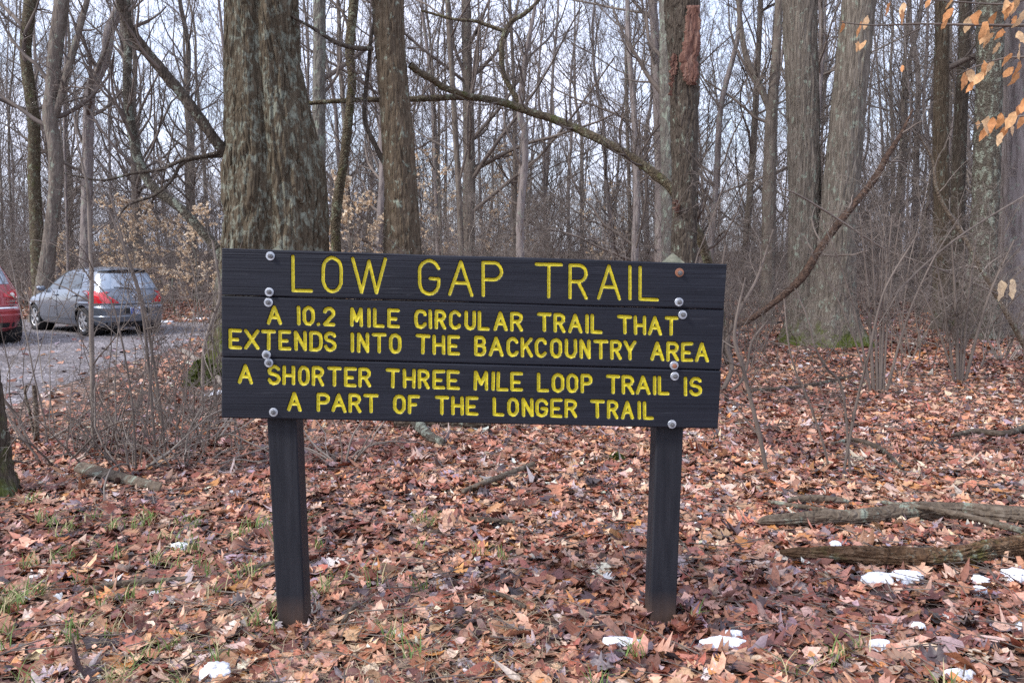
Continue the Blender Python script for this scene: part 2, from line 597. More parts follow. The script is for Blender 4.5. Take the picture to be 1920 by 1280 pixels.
# ground sheet under the leaves
M['soil'] = new_mat('leaf_mould', (0.12, 0.07, 0.05), 0.9)
t = NT(M['soil'])
v = t.coord((1, 1, 1))
vo = t.n('TexVoronoi')
vo.inputs['Scale'].default_value = 14
t.l(v, vo.inputs['Vector'])
cs = t.n('SeparateColor')
t.l(vo.outputs['Color'], cs.inputs[0])
c1 = t.ramp(cs.outputs[0], [(0.0, (0.055, 0.035, 0.03)), (0.3, (0.13, 0.075, 0.05)), (0.6, (0.22, 0.125, 0.085)), (1.0, (0.34, 0.24, 0.19))])
c2 = t.ramp(t.noise(v, 1.3, 5.0), [(0.35, (0.55, 0.5, 0.5)), (0.65, (1.0, 1.0, 1.0))])
t.base(t.mix(1.0, c1, c2, 'MULTIPLY'))
t.bump(t.math('ADD', vo.outputs['Distance'], t.noise(v, 40, 4.0)), 0.8, 0.03)
M['gravel'] = new_mat('gravel', (0.27, 0.25, 0.25), 0.9)
t = NT(M['gravel'])
v = t.coord((1, 1, 1))
vo = t.n('TexVoronoi')
vo.inputs['Scale'].default_value = 26
t.l(v, vo.inputs['Vector'])
cs = t.n('SeparateColor')
t.l(vo.outputs['Color'], cs.inputs[0])
c1 = t.ramp(cs.outputs[0], [(0.0, (0.12, 0.11, 0.115)), (0.55, (0.24, 0.225, 0.235)), (0.9, (0.40, 0.385, 0.39)), (1.0, (0.62, 0.60, 0.60))])
c2 = t.ramp(t.noise(t.coord((0.5, 1.4, 1)), 0.9, 5.0), [(0.35, (0.46, 0.41, 0.395)), (0.65, (0.88, 0.84, 0.86))])
t.base(t.mix(1.0, c1, c2, 'MULTIPLY'))
t.bump(vo.outputs['Distance'], 0.7, 0.03)

# ------------------------------------------------------------------ ground, lot
def warp(n, lo, hi, p):
    s = np.linspace(-1, 1, n)
    return np.where(s < 0, lo, hi) * np.abs(s) ** p


gx = warp(261, -320, 320, 3.0)
gy = warp(261, -60, 420, 3.0) + 4.0
GX, GY = np.meshgrid(gx, gy)
V = np.stack([GX, GY, gz(GX, GY)], -1).reshape(-1, 3)
n = len(gx)
ii, jj = np.meshgrid(np.arange(len(gy) - 1), np.arange(n - 1), indexing='ij')
Q = np.stack([ii * n + jj, ii * n + jj + 1, (ii + 1) * n + jj + 1, (ii + 1) * n + jj], -1).reshape(-1, 4)
ground = MB().add(V, Q).build('ground', M['soil'])
tag(ground, 'brown forest floor under the fallen leaves', 'ground', kind='structure')


def lot_edge(y):
    """x of the lot's right-hand edge"""
    y = np.asarray(y, float)
    return -4.3 - 0.10 * (y - 8) + 0.35 * vnoise(np.stack([y * 0.5, y * 0, y * 0], -1), 3) - np.clip(y - 20.0, 0, 9) ** 2 * 1.2 \
        - np.clip(8.3 - y, 0, 20) ** 1.3 * 1.0


ly = np.linspace(-6, 23.5, 90)
lx = lot_edge(ly)
rows = []
for y_, x_ in zip(ly, lx):
    s = np.linspace(0, 1, 40)
    xs = -60 + (x_ + 60) * s
    rows.append(np.stack([xs, np.full(40, y_), gz(xs, np.full(40, y_)) + 0.006 - 0.05 * (s == 1)], -1))
V = np.stack(rows)
ii, jj = np.meshgrid(np.arange(89), np.arange(39), indexing='ij')
Q = np.stack([ii * 40 + jj, ii * 40 + jj + 1, (ii + 1) * 40 + jj + 1, (ii + 1) * 40 + jj], -1).reshape(-1, 4)
tag(MB().add(V, Q).build('gravel_lot', M['gravel']), 'grey gravel parking area behind the roadside brush', 'parking lot', kind='structure')

# ------------------------------------------------------------------ the sign
SK, SY0 = 0.028, 3.205          # the board stands slightly turned: Y = SY0 + SK * x
BT = 0.042                      # plank thickness


def sp(u, v, off=0.0):
    """photo pixel -> point on the board's front plane moved back by off"""
    d = ray(u, v)
    k = (SY0 + off) / (d[1] - SK * d[0])
    return np.array([0, 0, CAMH]) + d * k


SDIR = unit(np.array([1.0, SK, 0]))
SNRM = np.array([SK, -1.0, 0]) / math.hypot(SK, 1)     # towards the camera
SORG = np.array([0, SY0, 0.0])


def st(u, v):
    p = sp(u, v) - SORG
    return float(p @ SDIR), float(p[2])


def arc(cx, cy, rx, ry, a0, a1, n=9):
    a = np.radians(np.linspace(a0, a1, n))
    return [(cx + rx * math.cos(x), cy + ry * math.sin(x)) for x in a]


OVAL = arc(.5, .66, .5, .34, 0, 180, 13) + arc(.5, .34, .5, .34, 180, 360, 13) + [(1, .66)]
FONT = {
    'A': [[(0, 0), (.5, 1), (1, 0)], [(.2, .36), (.8, .36)]],
    'B': [[(0, 0), (0, 1), (.55, 1)] + arc(.55, .77, .38, .23, 80, -90, 8) + [(0, .54)], [(.55, .54)] + arc(.55, .27, .45, .27, 80, -90, 9) + [(0, 0)]],
    'C': [arc(.5, .68, .5, .32, 22, 180, 11) + arc(.5, .32, .5, .32, 180, 338, 11)],
    'D': [[(0, 0), (0, 1), (.5, 1)] + arc(.5, .62, .5, .38, 80, 0, 7) + arc(.5, .38, .5, .38, 0, -90, 7) + [(0, 0)]],
    'E': [[(1, 1), (0, 1), (0, 0), (1, 0)], [(0, .47), (.72, .47)]],
    'F': [[(1, 1), (0, 1), (0, 0)], [(0, .5), (.68, .5)]],
    'G': [arc(.5, .68, .5, .32, 18, 180, 11) + arc(.5, .32, .5, .32, 180, 360, 11) + [(1, .46), (.55, .46)]],
    'H': [[(0, 0), (0, 1)], [(1, 0), (1, 1)], [(0, .5), (1, .5)]],
    'I': [[(.5, 0), (.5, 1)]],
    'K': [[(0, 0), (0, 1)], [(1, 1), (0, .38)], [(.36, .6), (1, 0)]],
    'L': [[(0, 1), (0, 0), (1, 0)]],
    'M': [[(0, 0), (0.02, 1), (.5, .28), (.98, 1), (1, 0)]],
    'N': [[(0, 0), (0, 1), (1, 0), (1, 1)]],
    'O': [OVAL], '0': [OVAL],
    'P': [[(0, 0), (0, 1), (.55, 1)] + arc(.55, .74, .45, .26, 80, -90, 9) + [(0, .48)]],
    'R': [[(0, 0), (0, 1), (.55, 1)] + arc(.55, .75, .43, .25, 80, -90, 9) + [(0, .5)], [(.5, .5), (1, 0)]],
    'S': [arc(.5, .75, .47, .25, 25, 180, 9) + [(.12, .6)] + arc(.5, .27, .5, .26, 72, -90, 9) + arc(.5, .27, .5, .27, 265, 195, 5)],
    'T': [[(0, 1), (1, 1)], [(.5, 1), (.5, 0)]],
    'U': [[(0, 1), (0, .32)] + arc(.5, .32, .5, .32, 180, 360, 11) + [(1, 1)]],
    'W': [[(0, 1), (.27, 0), (.5, .93), (.73, 0), (1, 1)]],
    'X': [[(0, 0), (1, 1)], [(0, 1), (1, 0)]],
    'Y': [[(0, 1), (.5, .46), (1, 1)], [(.5, .46), (.5, 0)]],
    '2': [arc(.5, .72, .48, .28, 165, -20, 11) + [(0, 0), (1, 0)]],
    '.': [[(.5, .0), (.5, .004)]],
}
# every line: letters with their left and right edges in the photo, then the top and bottom edges as (x, y) pairs
LINES = [
    ('LOW GAP TRAIL', 3.6, [545, 587, 602, 643, 657, 726, 783, 826, 839, 888, 902, 944, 1002, 1056, 1065, 1103, 1119, 1165, 1177, 1185, 1197, 1236],
     (545, 477, 1200, 497.5), (545, 548, 1235, 565.5)),
    ('A 10.2 MILE CIRCULAR TRAIL THAT', 3.95, [498.6, 528.6, 555.5, 563, 565.5, 590, 592, 600, 604, 629, 655, 680.6, 687.5, 695, 698, 721, 725, 750, 775.6, 801, 803, 810.5, 813.6, 837, 841, 865.5,
     869.5, 893, 895, 918.6, 924, 952.7, 955.7, 981.5, 1006, 1035, 1037, 1061, 1064.6, 1093, 1097, 1104.5, 1107, 1131, 1157, 1186.6, 1188, 1213, 1215, 1242.7, 1246.5, 1273],
     (500, 571, 1270, 592.5), (515, 609.5, 1260, 630.5)),
    ('EXTENDS INTO THE BACKCOUNTRY AREA', 3.95, [426.7, 453.4, 455.8, 486, 488.5, 516.7, 520, 546, 550, 575, 578, 605, 605.5, 631, 656, 664, 668, 692, 695.4, 724.5, 728, 753, 778, 807, 809.7, 835, 838, 863,
     888.5, 912.6, 915.6, 944.7, 949, 973.5, 975.6, 1000, 1002, 1027, 1030.5, 1055, 1058, 1083, 1085.7, 1108.5, 1112, 1142, 1143.6, 1167, 1168.5, 1194.6, 1219, 1247, 1249.5, 1274.7, 1277, 1301.5, 1303, 1331],
     (440, 615.5, 1317, 641.5), (440, 655.5, 1317, 680)),
    ('A SHORTER THREE MILE LOOP TRAIL IS', 3.95, [444, 474, 499.5, 526, 528, 553, 557, 580.5, 583, 608, 612, 640.5, 643.5, 668.7, 670.8, 696, 722, 750, 754, 779.5, 782, 806, 809.7, 835, 836.5, 862.6,
     887, 916, 921, 928, 930, 954, 956, 981.5, 1006, 1030, 1033.7, 1059, 1061, 1085, 1088, 1112, 1136, 1163.5, 1165, 1190, 1191.6, 1220.4, 1224, 1231.5, 1233, 1256, 1282, 1289, 1292, 1318],
     (459, 682, 1300, 705.6), (459, 721, 1300, 743.5)),
    ('A PART OF THE LONGER TRAIL', 3.95, [536.6, 565.7, 592.4, 619, 619.7, 650, 652, 677.6, 680, 710, 735.5, 761, 763.7, 788, 814, 842.4, 845, 870, 872, 897.8,
     923, 946, 950, 973.5, 977.5, 1001, 1003, 1028.4, 1031, 1055.7, 1058, 1083, 1106, 1135, 1137.6, 1160.5, 1163.4, 1190, 1195, 1202, 1205, 1227],
     (551, 734, 1215, 751), (551, 772, 1215, 788)),
]


def line_letters(line, rg):
    text, r, edges, tp, bt = line
    chars = [c for c in text if c != ' ']
    word_of = [w for w, word in enumerate(text.split()) for _ in word]
    assert len(edges) == 2 * len(chars), (text, len(edges), len(chars))
    out = []
    for i, ch in enumerate(chars):
        xl, xr = edges[2 * i] + r, edges[2 * i + 1] - r
        cx = (xl + xr) / 2
        yt = tp[1] + (tp[3] - tp[1]) * (cx - tp[0]) / (tp[2] - tp[0]) + r
        yb = bt[1] + (bt[3] - bt[1]) * (cx - bt[0]) / (bt[2] - bt[0]) - r
        slope = (bt[3] - bt[1]) / (bt[2] - bt[0])
        g = '0' if False else ('I' if ch == '1' else ch)
        for stroke in FONT[g]:
            pts = []
            for (x, y) in stroke:
                jx, jy = rg.normal(0, 0.25, 2)
                X = cx if g in 'I.' else xl + (xr - xl) * x
                pts.append(st(X + jx, yb + (yt - yb) * y + slope * (X - cx) + jy))
            out.append((word_of[i], np.array(pts)))
    return out, r


sign_o = sp(890, 900)
sign_o[2] = 0
sign = thing('trail_sign', 'dark wooden trail sign with carved yellow lettering on two square posts', 'sign', sign_o)
PLANKS = [   # corners in the photo: top left, top right, bottom right, bottom left
    ((415.5, 465), (1363.7, 495.5), (1357.5, 580), (415, 553.3)),
    ((414.5, 554.5), (1358.5, 581), (1352.5, 694.3), (415, 668.8)),
    ((415, 670), (1352.5, 695.3), (1346.5, 803.8), (415, 783)),
]
rg = np.random.default_rng(4)
strokes_of = [[0], [1, 2], [3, 4]]
GR = pxm(3.2)
for ip, corners in enumerate(PLANKS):
    c = [np.array(st(*p)) for p in corners]
    wid = np.linalg.norm(c[1] - c[0])
    hei = np.linalg.norm(c[3] - c[0])
    na, nb = int(wid / 0.0021), int(hei / 0.0021)
    a, b = np.meshgrid(np.linspace(0, 1, na), np.linspace(0, 1, nb))
    S = c[3] * ((1 - a) * (1 - b))[..., None] + c[2] * (a * (1 - b))[..., None] + c[1] * (a * b)[..., None] + c[0] * ((1 - a) * b)[..., None]
    # slightly uneven sawn edges
    eb = np.exp(-b * hei / 0.012) - np.exp(-(1 - b) * hei / 0.012)
    wv = vnoise(np.stack([S[..., 0] * 3.0, np.full_like(a, ip * 9.3), a * 0], -1), 11) * 0.0016
    S[..., 1] += wv * eb
    D = np.full(a.shape, 1.0)
    owner = np.full(a.shape, -1)
    rr = np.full(a.shape, 0.0078)
    for li in strokes_of[ip]:
        letters, rpx = line_letters(LINES[li], rg)
        r = rpx * GR
        for wi, pl in letters:
            lo, hi = pl.min(0) - 0.012, pl.max(0) + 0.012
            m = (S[..., 0] > lo[0]) & (S[..., 0] < hi[0]) & (S[..., 1] > lo[1]) & (S[..., 1] < hi[1])
            p = S[m]
            d = np.full(len(p), 1.0)
            for k in range(len(pl) - 1):
                ab = pl[k + 1] - pl[k]
                u = np.clip(((p - pl[k]) @ ab) / max(ab @ ab, 1e-9), 0, 1)
                d = np.minimum(d, np.linalg.norm(p - pl[k] - u[:, None] * ab, axis=1))
            d = d + 0.0004 * vnoise(np.stack([p[:, 0] * 90, p[:, 1] * 90, p[:, 0] * 0], -1), 3)
            old = D[m]
            sel = d < old
            old[sel] = d[sel]
            D[m] = old
            oo = owner[m]
            oo[sel & (d < 0.02)] = li * 10 + wi
            owner[m] = oo
            r_ = rr[m]
            r_[sel] = r
            rr[m] = r_
    # pull grid points near the paint edge on to it, so the strokes are clean
    h_ = 0.0021
    tgt = 0.80 * rr
    gy0, gx0 = np.gradient(D)
    gn = np.maximum(np.hypot(gx0, gy0), 1e-6)
    near = (np.abs(D - tgt) < 0.5 * h_) & (gn > 0.4 * h_)
    near[:1] = near[-1:] = False
    mv = np.where(near, -(D - tgt), 0)
    S[..., 0] += mv * gx0 / gn
    S[..., 1] += mv * gy0 / gn
    D = np.where(near, tgt, D)
    x = np.clip(D / rr, 0, 1)
    depth = 0.0075 * np.sqrt(np.maximum(1 - x ** 2.4, 0)) * (1 + 0.10 * vnoise(np.stack([S[..., 0] * 110, S[..., 1] * 110, a * 0], -1), 8))
    grain = 0.00055 * (1 - x < 0.001) * vnoise(np.stack([S[..., 0] * 2.0 + 0.4 * np.sin(S[..., 1] * 9), S[..., 1] * (95 + 40 * b), a * 0 + ip * 3.7], -1), 5)
    grain = grain * (1 + 2.0 * np.clip((b - 0.62) / 0.38, 0, 1) * (ip == 0)) + 0.0025 * vnoise(np.stack([S[..., 0] * 1.1, S[..., 1] * 5, a * 0 + ip], -1), 6)
    edge = np.minimum(np.minimum(b, 1 - b) * hei, np.minimum(a, 1 - a) * wid)
    rnd = 0.004 * np.clip(1 - edge / 0.006, 0, 1) ** 2
    off = depth - grain + rnd + (0.0, 0.0035, 0.001)[ip]
    W = SORG + S[..., 0:1] * SDIR + np.array([0, 0, 1.0]) * S[..., 1:2] - SNRM * off[..., None]
    idx = np.arange(na * nb).reshape(nb, na)
    Q = np.stack([idx[:-1, :-1], idx[:-1, 1:], idx[1:, 1:], idx[1:, :-1]], -1).reshape(-1, 4)
    xc = (x[:-1, :-1] + x[:-1, 1:] + x[1:, 1:] + x[1:, :-1]).ravel() / 4
    oc = owner[:-1, :-1].ravel()
    painted = xc < 0.80
    # back and sides
    ring = np.concatenate([idx[0, :], idx[1:, -1], idx[-1, -2::-1], idx[-2:0:-1, 0]])
    Wf = W.reshape(-1, 3)
    back = Wf[ring] - SNRM * BT
    nr, n0 = len(ring), na * nb
    Vp = np.vstack([Wf, back, back.mean(0)])
    j = np.arange(nr)
    side = np.stack([ring, n0 + j, n0 + (j + 1) % nr, ring[(j + 1) % nr]], -1)
    fan = np.stack([n0 + (j + 1) % nr, n0 + j, np.full(nr, n0 + nr)], -1)
    mb = MB().add(Vp, np.vstack([Q[~painted], side]), fan)
    plank = mb.build('plank', M['paint_dark'], sign)
    for li, wi, word in [(l_, w_, x_) for l_ in strokes_of[ip] for w_, x_ in enumerate(LINES[l_][0].split())]:
        sel = painted & (oc == li * 10 + wi)
        q = Q[sel]
        used, inv = np.unique(q.ravel(), return_inverse=True)
        le = MB().add(Wf[used], inv.reshape(-1, 4)).build('lettering', M['yellow'], sign)
        le.parent = plank
        le['label'] = 'carved yellow word ' + word.lower()
        le.matrix_parent_inverse.identity()


def post_mesh(bl, br, side_back, zt, tl, tr):
    """square post: front bottom left/right, front top left/right, bevelled edges"""
    mb = MB()
    d = 0.125
    bk = -SNRM * d
    K = 60
    f0 = np.array([bl, br, br + bk, bl + bk])
    f1 = np.array([tl, tr, tr + bk, tl + bk])
    be = 0.006
    rings = []
    for k in range(K):
        s = k / (K - 1)
        f = f0 * (1 - s) + f1 * s
        cen = f.mean(0)
        ring = []
        for i in range(4):
            p, q, o = f[i], f[(i + 1) % 4], f[(i - 1) % 4]
            ring.append(p + unit(o - p) * be)
            ring.append(p + unit(q - p) * be)
            for w in (.25, .5, .75):
                m_ = p * (1 - w) + q * w
                ring.append(m_)
        ring = np.array(ring)
        nz = vnoise(np.stack([ring[:, 0] * 60, ring[:, 1] * 60, ring[:, 2] * 3], -1), 4)
        ring = cen + (ring - cen) * (1 + 0.006 * nz[:, None] * np.array([1, 1, 0]))
        rings.append(ring)
    S = len(rings[0])
    Vv = np.vstack(rings + [f1.mean(0)[None]])
    i = np.arange(K - 1)[:, None]
    j = np.arange(S)[None]
    q = np.stack([i * S + j, i * S + (j + 1) % S, (i + 1) * S + (j + 1) % S, (i + 1) * S + j], -1).reshape(-1, 4)
    j = np.arange(S)
    mb.add(Vv, q, np.stack([(K - 1) * S + j, (K - 1) * S + (j + 1) % S, np.full(S, K * S)], -1))
    return mb, f1


POSTS = [((520.5, 1182), (572.5, 1182), (500.5, 790), (555.5, 790), (512, 452)),
         ((1218, 1176), (1267, 1176), (1231, 806), (1281.5, 806), (1259, 465))]
for (b0, b1, t0, t1, apex) in POSTS:
    o_ = BT + 0.008
    pbl, pbr, pa, pb = sp(*b0, o_), sp(*b1, o_), sp(*t0, o_), sp(*t1, o_)
    ztop = sp(apex[0], apex[1] + 36, o_)[2]

    def ext(p, q, z):
        return p + (q - p) * ((z - p[2]) / (q[2] - p[2]))
    zb = -0.12
    mb, f1 = post_mesh(ext(pbl, pa, zb), ext(pbr, pb, zb), 0, ztop, ext(pbl, pa, ztop), ext(pbr, pb, ztop))
    post = mb.build('post', M['post_wood'], sign, smooth=False)
    cap = MB()
    cen = f1.mean(0)
    base = cen + (f1 - cen) * 0.995
    ap = cen + np.array([0, 0, 0.062])
    mid = base * 0.45 + ap * 0.55 + np.array([[0, 0, 0.001]])
    cap.add(np.vstack([base, mid, ap]), [[0, 1, 5, 4], [1, 2, 6, 5], [2, 3, 7, 6], [3, 0, 4, 7]], [[4, 5, 8], [5, 6, 8], [6, 7, 8], [7, 4, 8]])
    c_ = cap.build('post_top', M['cap_wood'], sign, smooth=False)
    c_.parent = post

BOLTS = [(507, 480), (505, 547.5), (503.5, 567), (499.5, 665), (504, 680), (513, 772.5), (1274, 511), (1273, 566), (1280, 590), (1264, 685), (1265, 705), (1260, 795)]
ex, ez = SDIR, np.array([0, 0, 1.0])


def lathe(cen, prof, S=20, ang=0.0):
    """profile of (radius, height) about the board normal"""
    a = ang + np.arange(S) / S * 2 * np.pi
    V = np.vstack([cen + SNRM * h + r * (np.cos(a)[:, None] * ex + np.sin(a)[:, None] * ez) for r, h in prof] + [(cen + SNRM * prof[-1][1])[None]])
    K = len(prof)
    i = np.arange(K - 1)[:, None]
    j = np.arange(S)[None]
    q = np.stack([i * S + j, i * S + (j + 1) % S, (i + 1) * S + (j + 1) % S, (i + 1) * S + j], -1).reshape(-1, 4)
    j = np.arange(S)
    return V, q, np.stack([(K - 1) * S + j, (K - 1) * S + (j + 1) % S, np.full(S, K * S)], -1)


for i, (u, v) in enumerate(BOLTS):
    cen = sp(u, v) + SNRM * 0.0005
    W_ = 8.2 * GR
    wm = M['rusty'] if i == 6 else M['zinc']
    wa = MB().add(*lathe(cen - SNRM * 0.006, [(W_, 0), (W_, 0.0075), (W_ * 0.95, 0.0083), (W_ * 0.42, 0.0084)], 24)).build('bolt', wm, sign, smooth=False)
    if i == 6:
        wa['label'] = 'rust stained bolt'
    hd = MB()
    hd.add(*lathe(cen + rg.normal(0, 0.0008, 3), [(W_ * .56, 0.002), (W_ * .56, 0.012), (W_ * .50, 0.0135)], 6, rg.uniform(0, 1)))
    hd.add(*lathe(cen, [(W_ * .24, 0.010), (W_ * .24, 0.0175), (W_ * .18, 0.019)], 10))
    h_ = hd.build('bolt_head', M['rusty'] if i == 9 else M['nut'], sign, smooth=False)
    h_.parent = wa

# ------------------------------------------------------------------ large trees placed from the photo
def tree_path(pts, Y):
    """pts: (u, v, width in pixels) from the top of the picture down; returns base-first world points and radii"""
    P, R = [], []
    for p in pts[::-1]:
        y = p[3] if len(p) > 3 else Y
        P.append(at(p[0], p[1], y))
        R.append(p[2] * 0.5 * pxm(y) * 0.95)
    P, R = np.array(P), np.array(R)
    z0 = float(gz(P[0, 0], P[0, 1])) - 0.12
    if P[0, 2] > z0 + 0.05:                       # carry the trunk down to the ground
        d = (P[0] - P[min(2, len(P) - 1)])
        d = d / max(abs(d[2]), 1e-6)
        d[:2] = np.clip(d[:2], -0.12, 0.12)
        h = P[0, 2] - z0
        P = np.vstack([P[0] + np.array([d[0], d[1], -1]) * h, P])
        R = np.concatenate([[R[0] * 1.12], R])
    return P, R


def extend_up(P, R, ztop, rng, lean=0.05):
    d = P[-1] - P[-2]
    d = d / max(d[2], 0.05)
    d[:2] = np.clip(d[:2], -0.25, 0.25)
    h = ztop - P[-1][2]
    if h < 0.5:
        return P, R
    n_ = 4
    Q, S = [], []
    for i in range(1, n_ + 1):
        Q.append(P[-1] + np.array([d[0] + rng.normal(0, lean), d[1] + rng.normal(0, lean), 1]) * h * i / n_)
        S.append(R[-1] * (1 - 0.8 * i / n_))
    return np.vstack([P, Q]), np.concatenate([R, S])


def crown_mb(P, R, rng, n1=10, t0=0.5, l1=(0.16, 0.3), n2=7, n3=6, n4=0, rt=0.003):
    """limbs and twigs from the upper trunk"""
    mb = MB()
    pr = spline(np.hstack([P, R[:, None]]), 24)
    P0, R0 = pr[None, :, :3], np.maximum(pr[None, :, 3], 0.01)
    P1, R1 = grow(P0, R0, rng, n1, t0, 0.97, l1[0], l1[1], rad(30), rad(75), 8, up=0.12, wander=0.16, rs=0.45, rmin=0.008)
    tubes(mb, P1, R1, 6)
    P2, R2 = grow(P1, R1, rng, n2, 0.15, 1.0, 0.25, 0.55, rad(25), rad(65), 6, up=0.08, wander=0.2, rs=0.5, rmin=0.005)
    tubes(mb, P2, R2, 4)
    P3, R3 = grow(P2, R2, rng, n3, 0.1, 1.0, 0.3, 0.6, rad(25), rad(65), 5, up=0.05, wander=0.22, rs=0.5, rmin=rt)
    tubes(mb, P3, R3, 3)
    if n4:
        P4, R4 = grow(P3, R3, rng, n4, 0.15, 1.0, 0.3, 0.6, rad(25), rad(60), 4, up=0.05, wander=0.22, rs=0.6, rmin=rt)
        tubes(mb, P4, R4, 3)
    return mb


def hero_tree(name, label, pts, Y, mat, seed, ztop=13, flare=0.35, ridge=0.06, ridge_n=10, lump=0.06, S=44, K=170, lobe=None, limbs=(), cat='tree',
              crown=True, n1=9, group=None, plates=1.0, cmat=None, t0=0.55, twig=0.004):
    rng = np.random.default_rng(seed)
    P, R = tree_path(pts, Y)
    P, R = extend_up(P, R, ztop, rng)
    o = P[0].copy()
    o[2] = float(gz(o[0], o[1]))
    root = thing(name, label, cat, o, group=group)
    trunk_mb(P, R, S, K, ridge, ridge_n, lump, seed, flare, lobe, plates=plates).build('trunk', mat, root)
    for lp in limbs:
        lpts = lp['pts']
        Lp = np.array([at(p[0], p[1], p[3] if len(p) > 3 else Y) for p in lpts])
        Lr = 0.88 * np.array([p[2] * 0.5 * pxm(p[3] if len(p) > 3 else Y) for p in lpts])
        limb = trunk_mb(Lp, Lr, 14, 70, 0.07, 6, 0.12, seed + 5).build('limb', lp.get('mat', mat), root)
        if lp.get('tw', 1):
            mb = MB()
            P1, R1 = grow(spline(Lp, 20)[None], np.interp(np.linspace(0, 1, 20), np.linspace(0, 1, len(Lr)), Lr)[None], rng, lp.get('n', 12), .15, 1, .15, .4,
                          rad(30), rad(75), 7, up=0.06, wander=0.2, rs=0.4, rmin=0.005)
            tubes(mb, P1, R1, 4)
            P2, R2 = grow(P1, R1, rng, 6, .15, 1, .25, .6, rad(25), rad(70), 5, up=0.04, wander=0.22, rs=0.5, rmin=0.0035)
            tubes(mb, P2, R2, 3)
            P3, R3 = grow(P2, R2, rng, 4, .15, 1, .3, .6, rad(25), rad(70), 4, up=0.04, wander=0.22, rs=0.6, rmin=0.003)
            tubes(mb, P3, R3, 3)
            lt_ = mb.build('twigs', M['twig'], root)
            lt_.parent = limb
    if crown:
        crown_mb(P, R, rng, n1=n1, t0=t0, rt=twig).build('crown', cmat or M['twig'], root)
    return root


def oak_lobe(A, Ls):
    # two stems grown together: a seam facing the camera that opens upwards
    d = np.abs(((A - rad(277) + np.pi) % (2 * np.pi)) - np.pi)
    d2 = np.abs(((A - rad(80) + np.pi) % (2 * np.pi)) - np.pi)
    s = 0.15 + 0.14 * np.clip(Ls * 2.2, 0, 1)
    return 1.02 - s * np.exp(-(d / 0.17) ** 2) - s * np.exp(-(d2 / 0.3) ** 2)


oak = hero_tree('oak_tree', 'massive double stemmed oak with deeply furrowed lichen covered bark behind the sign',
          [(492, -60, 136), (491, 60, 136), (496, 150, 146), (504, 230, 162), (513, 320, 182), (518, 450, 194), (512, 560, 206), (511, 660, 212), (510, 700, 224)], 11.2,
          M['bark_oak'], 3, ztop=14, flare=0.25, ridge=0.05, ridge_n=17, lump=0.05, S=360, K=560, lobe=oak_lobe, plates=1.15,
          limbs=[dict(pts=[(425, 288, 26, 11.1), (405, 265, 24, 11.0), (362, 205, 24, 10.9), (318, 148, 23, 10.8), (272, 95, 22, 10.7), (244, 55, 21, 10.6), (228, 10, 20, 10.5), (215, -60, 18, 10.4), (190, -160, 14, 10.2)], mat=M['bark_dark'], n=9),
                 dict(pts=[(425, 284, 10, 11.1), (385, 292, 9, 11.0), (345, 300, 8, 10.9), (300, 318, 7, 10.8), (250, 325, 6, 10.6), (190, 338, 5, 10.4), (120, 325, 3, 10.2)], mat=M['bark_dark'], n=10),
                 dict(pts=[(420, 292, 9, 11.1), (370, 296, 8, 11.0), (340, 308, 8, 10.9), (322, 338, 7, 10.9), (290, 366, 6, 10.8), (240, 385, 5, 10.6), (215, 420, 3, 10.5)], mat=M['bark_dark'], n=7)])

hero_tree('leaning_tree', 'thin crooked lichen spotted stem curving up from beside the massive oak',
          [(236, -70, 13), (238, 0, 14), (240, 90, 15), (238, 170, 16), (245, 230, 17), (257, 290, 18), (275, 335, 18), (300, 362, 18), (340, 392, 18), (375, 430, 18), (412, 475, 19), (440, 540, 22), (455, 640, 24)], 11.9,
          M['bark_lichen'], 8, ztop=8, flare=0.1, S=16, K=120, n1=10, t0=0.35)

hero_tree('slender_tree', 'straight smooth tan trunk standing just right of the massive oak',
          [(600, -40, 23), (599, 100, 24), (598, 250, 26), (598, 400, 27), (598, 600, 30)], 14.5, M['bark_pale'], 13, ztop=13, S=24, lump=0.04, ridge=0.03, n1=12, t0=0.3, flare=0.2)
hero_tree('slender_tree', 'bent dark trunk leaning between the tan trunk and the mossy brown one',
          [(668, -60, 18), (664, 0, 18), (656, 90, 18), (660, 150, 17), (655, 210, 17), (645, 300, 18), (634, 370, 19), (629, 420, 20), (631, 470, 20), (640, 600, 24)], 12.6, M['bark_mossy'], 19, ztop=10, S=20, n1=12, t0=0.3, flare=0.15)
hero_tree('hardwood_tree', 'sturdy mossy brown trunk with flaky bark above the middle of the sign',
          [(724, -60, 62), (728, 30, 60), (735, 130, 58), (742, 210, 58), (748, 300, 62), (752, 380, 68), (755, 460, 76), (758, 560, 82), (762, 690, 100)], 11.6, M['bark_brown'], 23, ztop=14,
          S=120, K=420, ridge=0.055, ridge_n=12, plates=1.5,
          limbs=[dict(pts=[(722, 310, 11), (700, 265, 10), (685, 230, 9), (683, 195, 9), (690, 130, 8), (698, 60, 7), (720, -30, 6)], mat=M['bark_dark'], n=6),
                 dict(pts=[(768, 122, 15, 11.6), (790, 138, 14, 11.7), (812, 150, 14, 11.8), (832, 164, 14, 11.9), (862, 174, 12, 12.0), (885, 183, 10, 12.2)], mat=M['bark_mossy'], tw=0),
                 dict(pts=[(700, 92, 9, 11.5), (665, 90, 10, 11.4), (630, 80, 9, 11.3), (590, 55, 7, 11.2), (545, 30, 5, 11.0)], mat=M['bark_dark'], n=8)])
hero_tree('broken_bark_tree', 'dark trunk with torn bark showing bare red wood high up',
          [(1279, -60, 66), (1280, 30, 66), (1283, 130, 60), (1283, 220, 53), (1283, 300, 50), (1283, 400, 50), (1282, 480, 51), (1282, 560, 55), (1282, 680, 68)], 11.8, M['bark_dark'], 29, ztop=9,
          S=120, K=420, ridge=0.055, ridge_n=11, plates=1.6, flare=0.2, crown=True, n1=4, t0=0.75)
bbt = bpy.data.objects['broken_bark_tree']


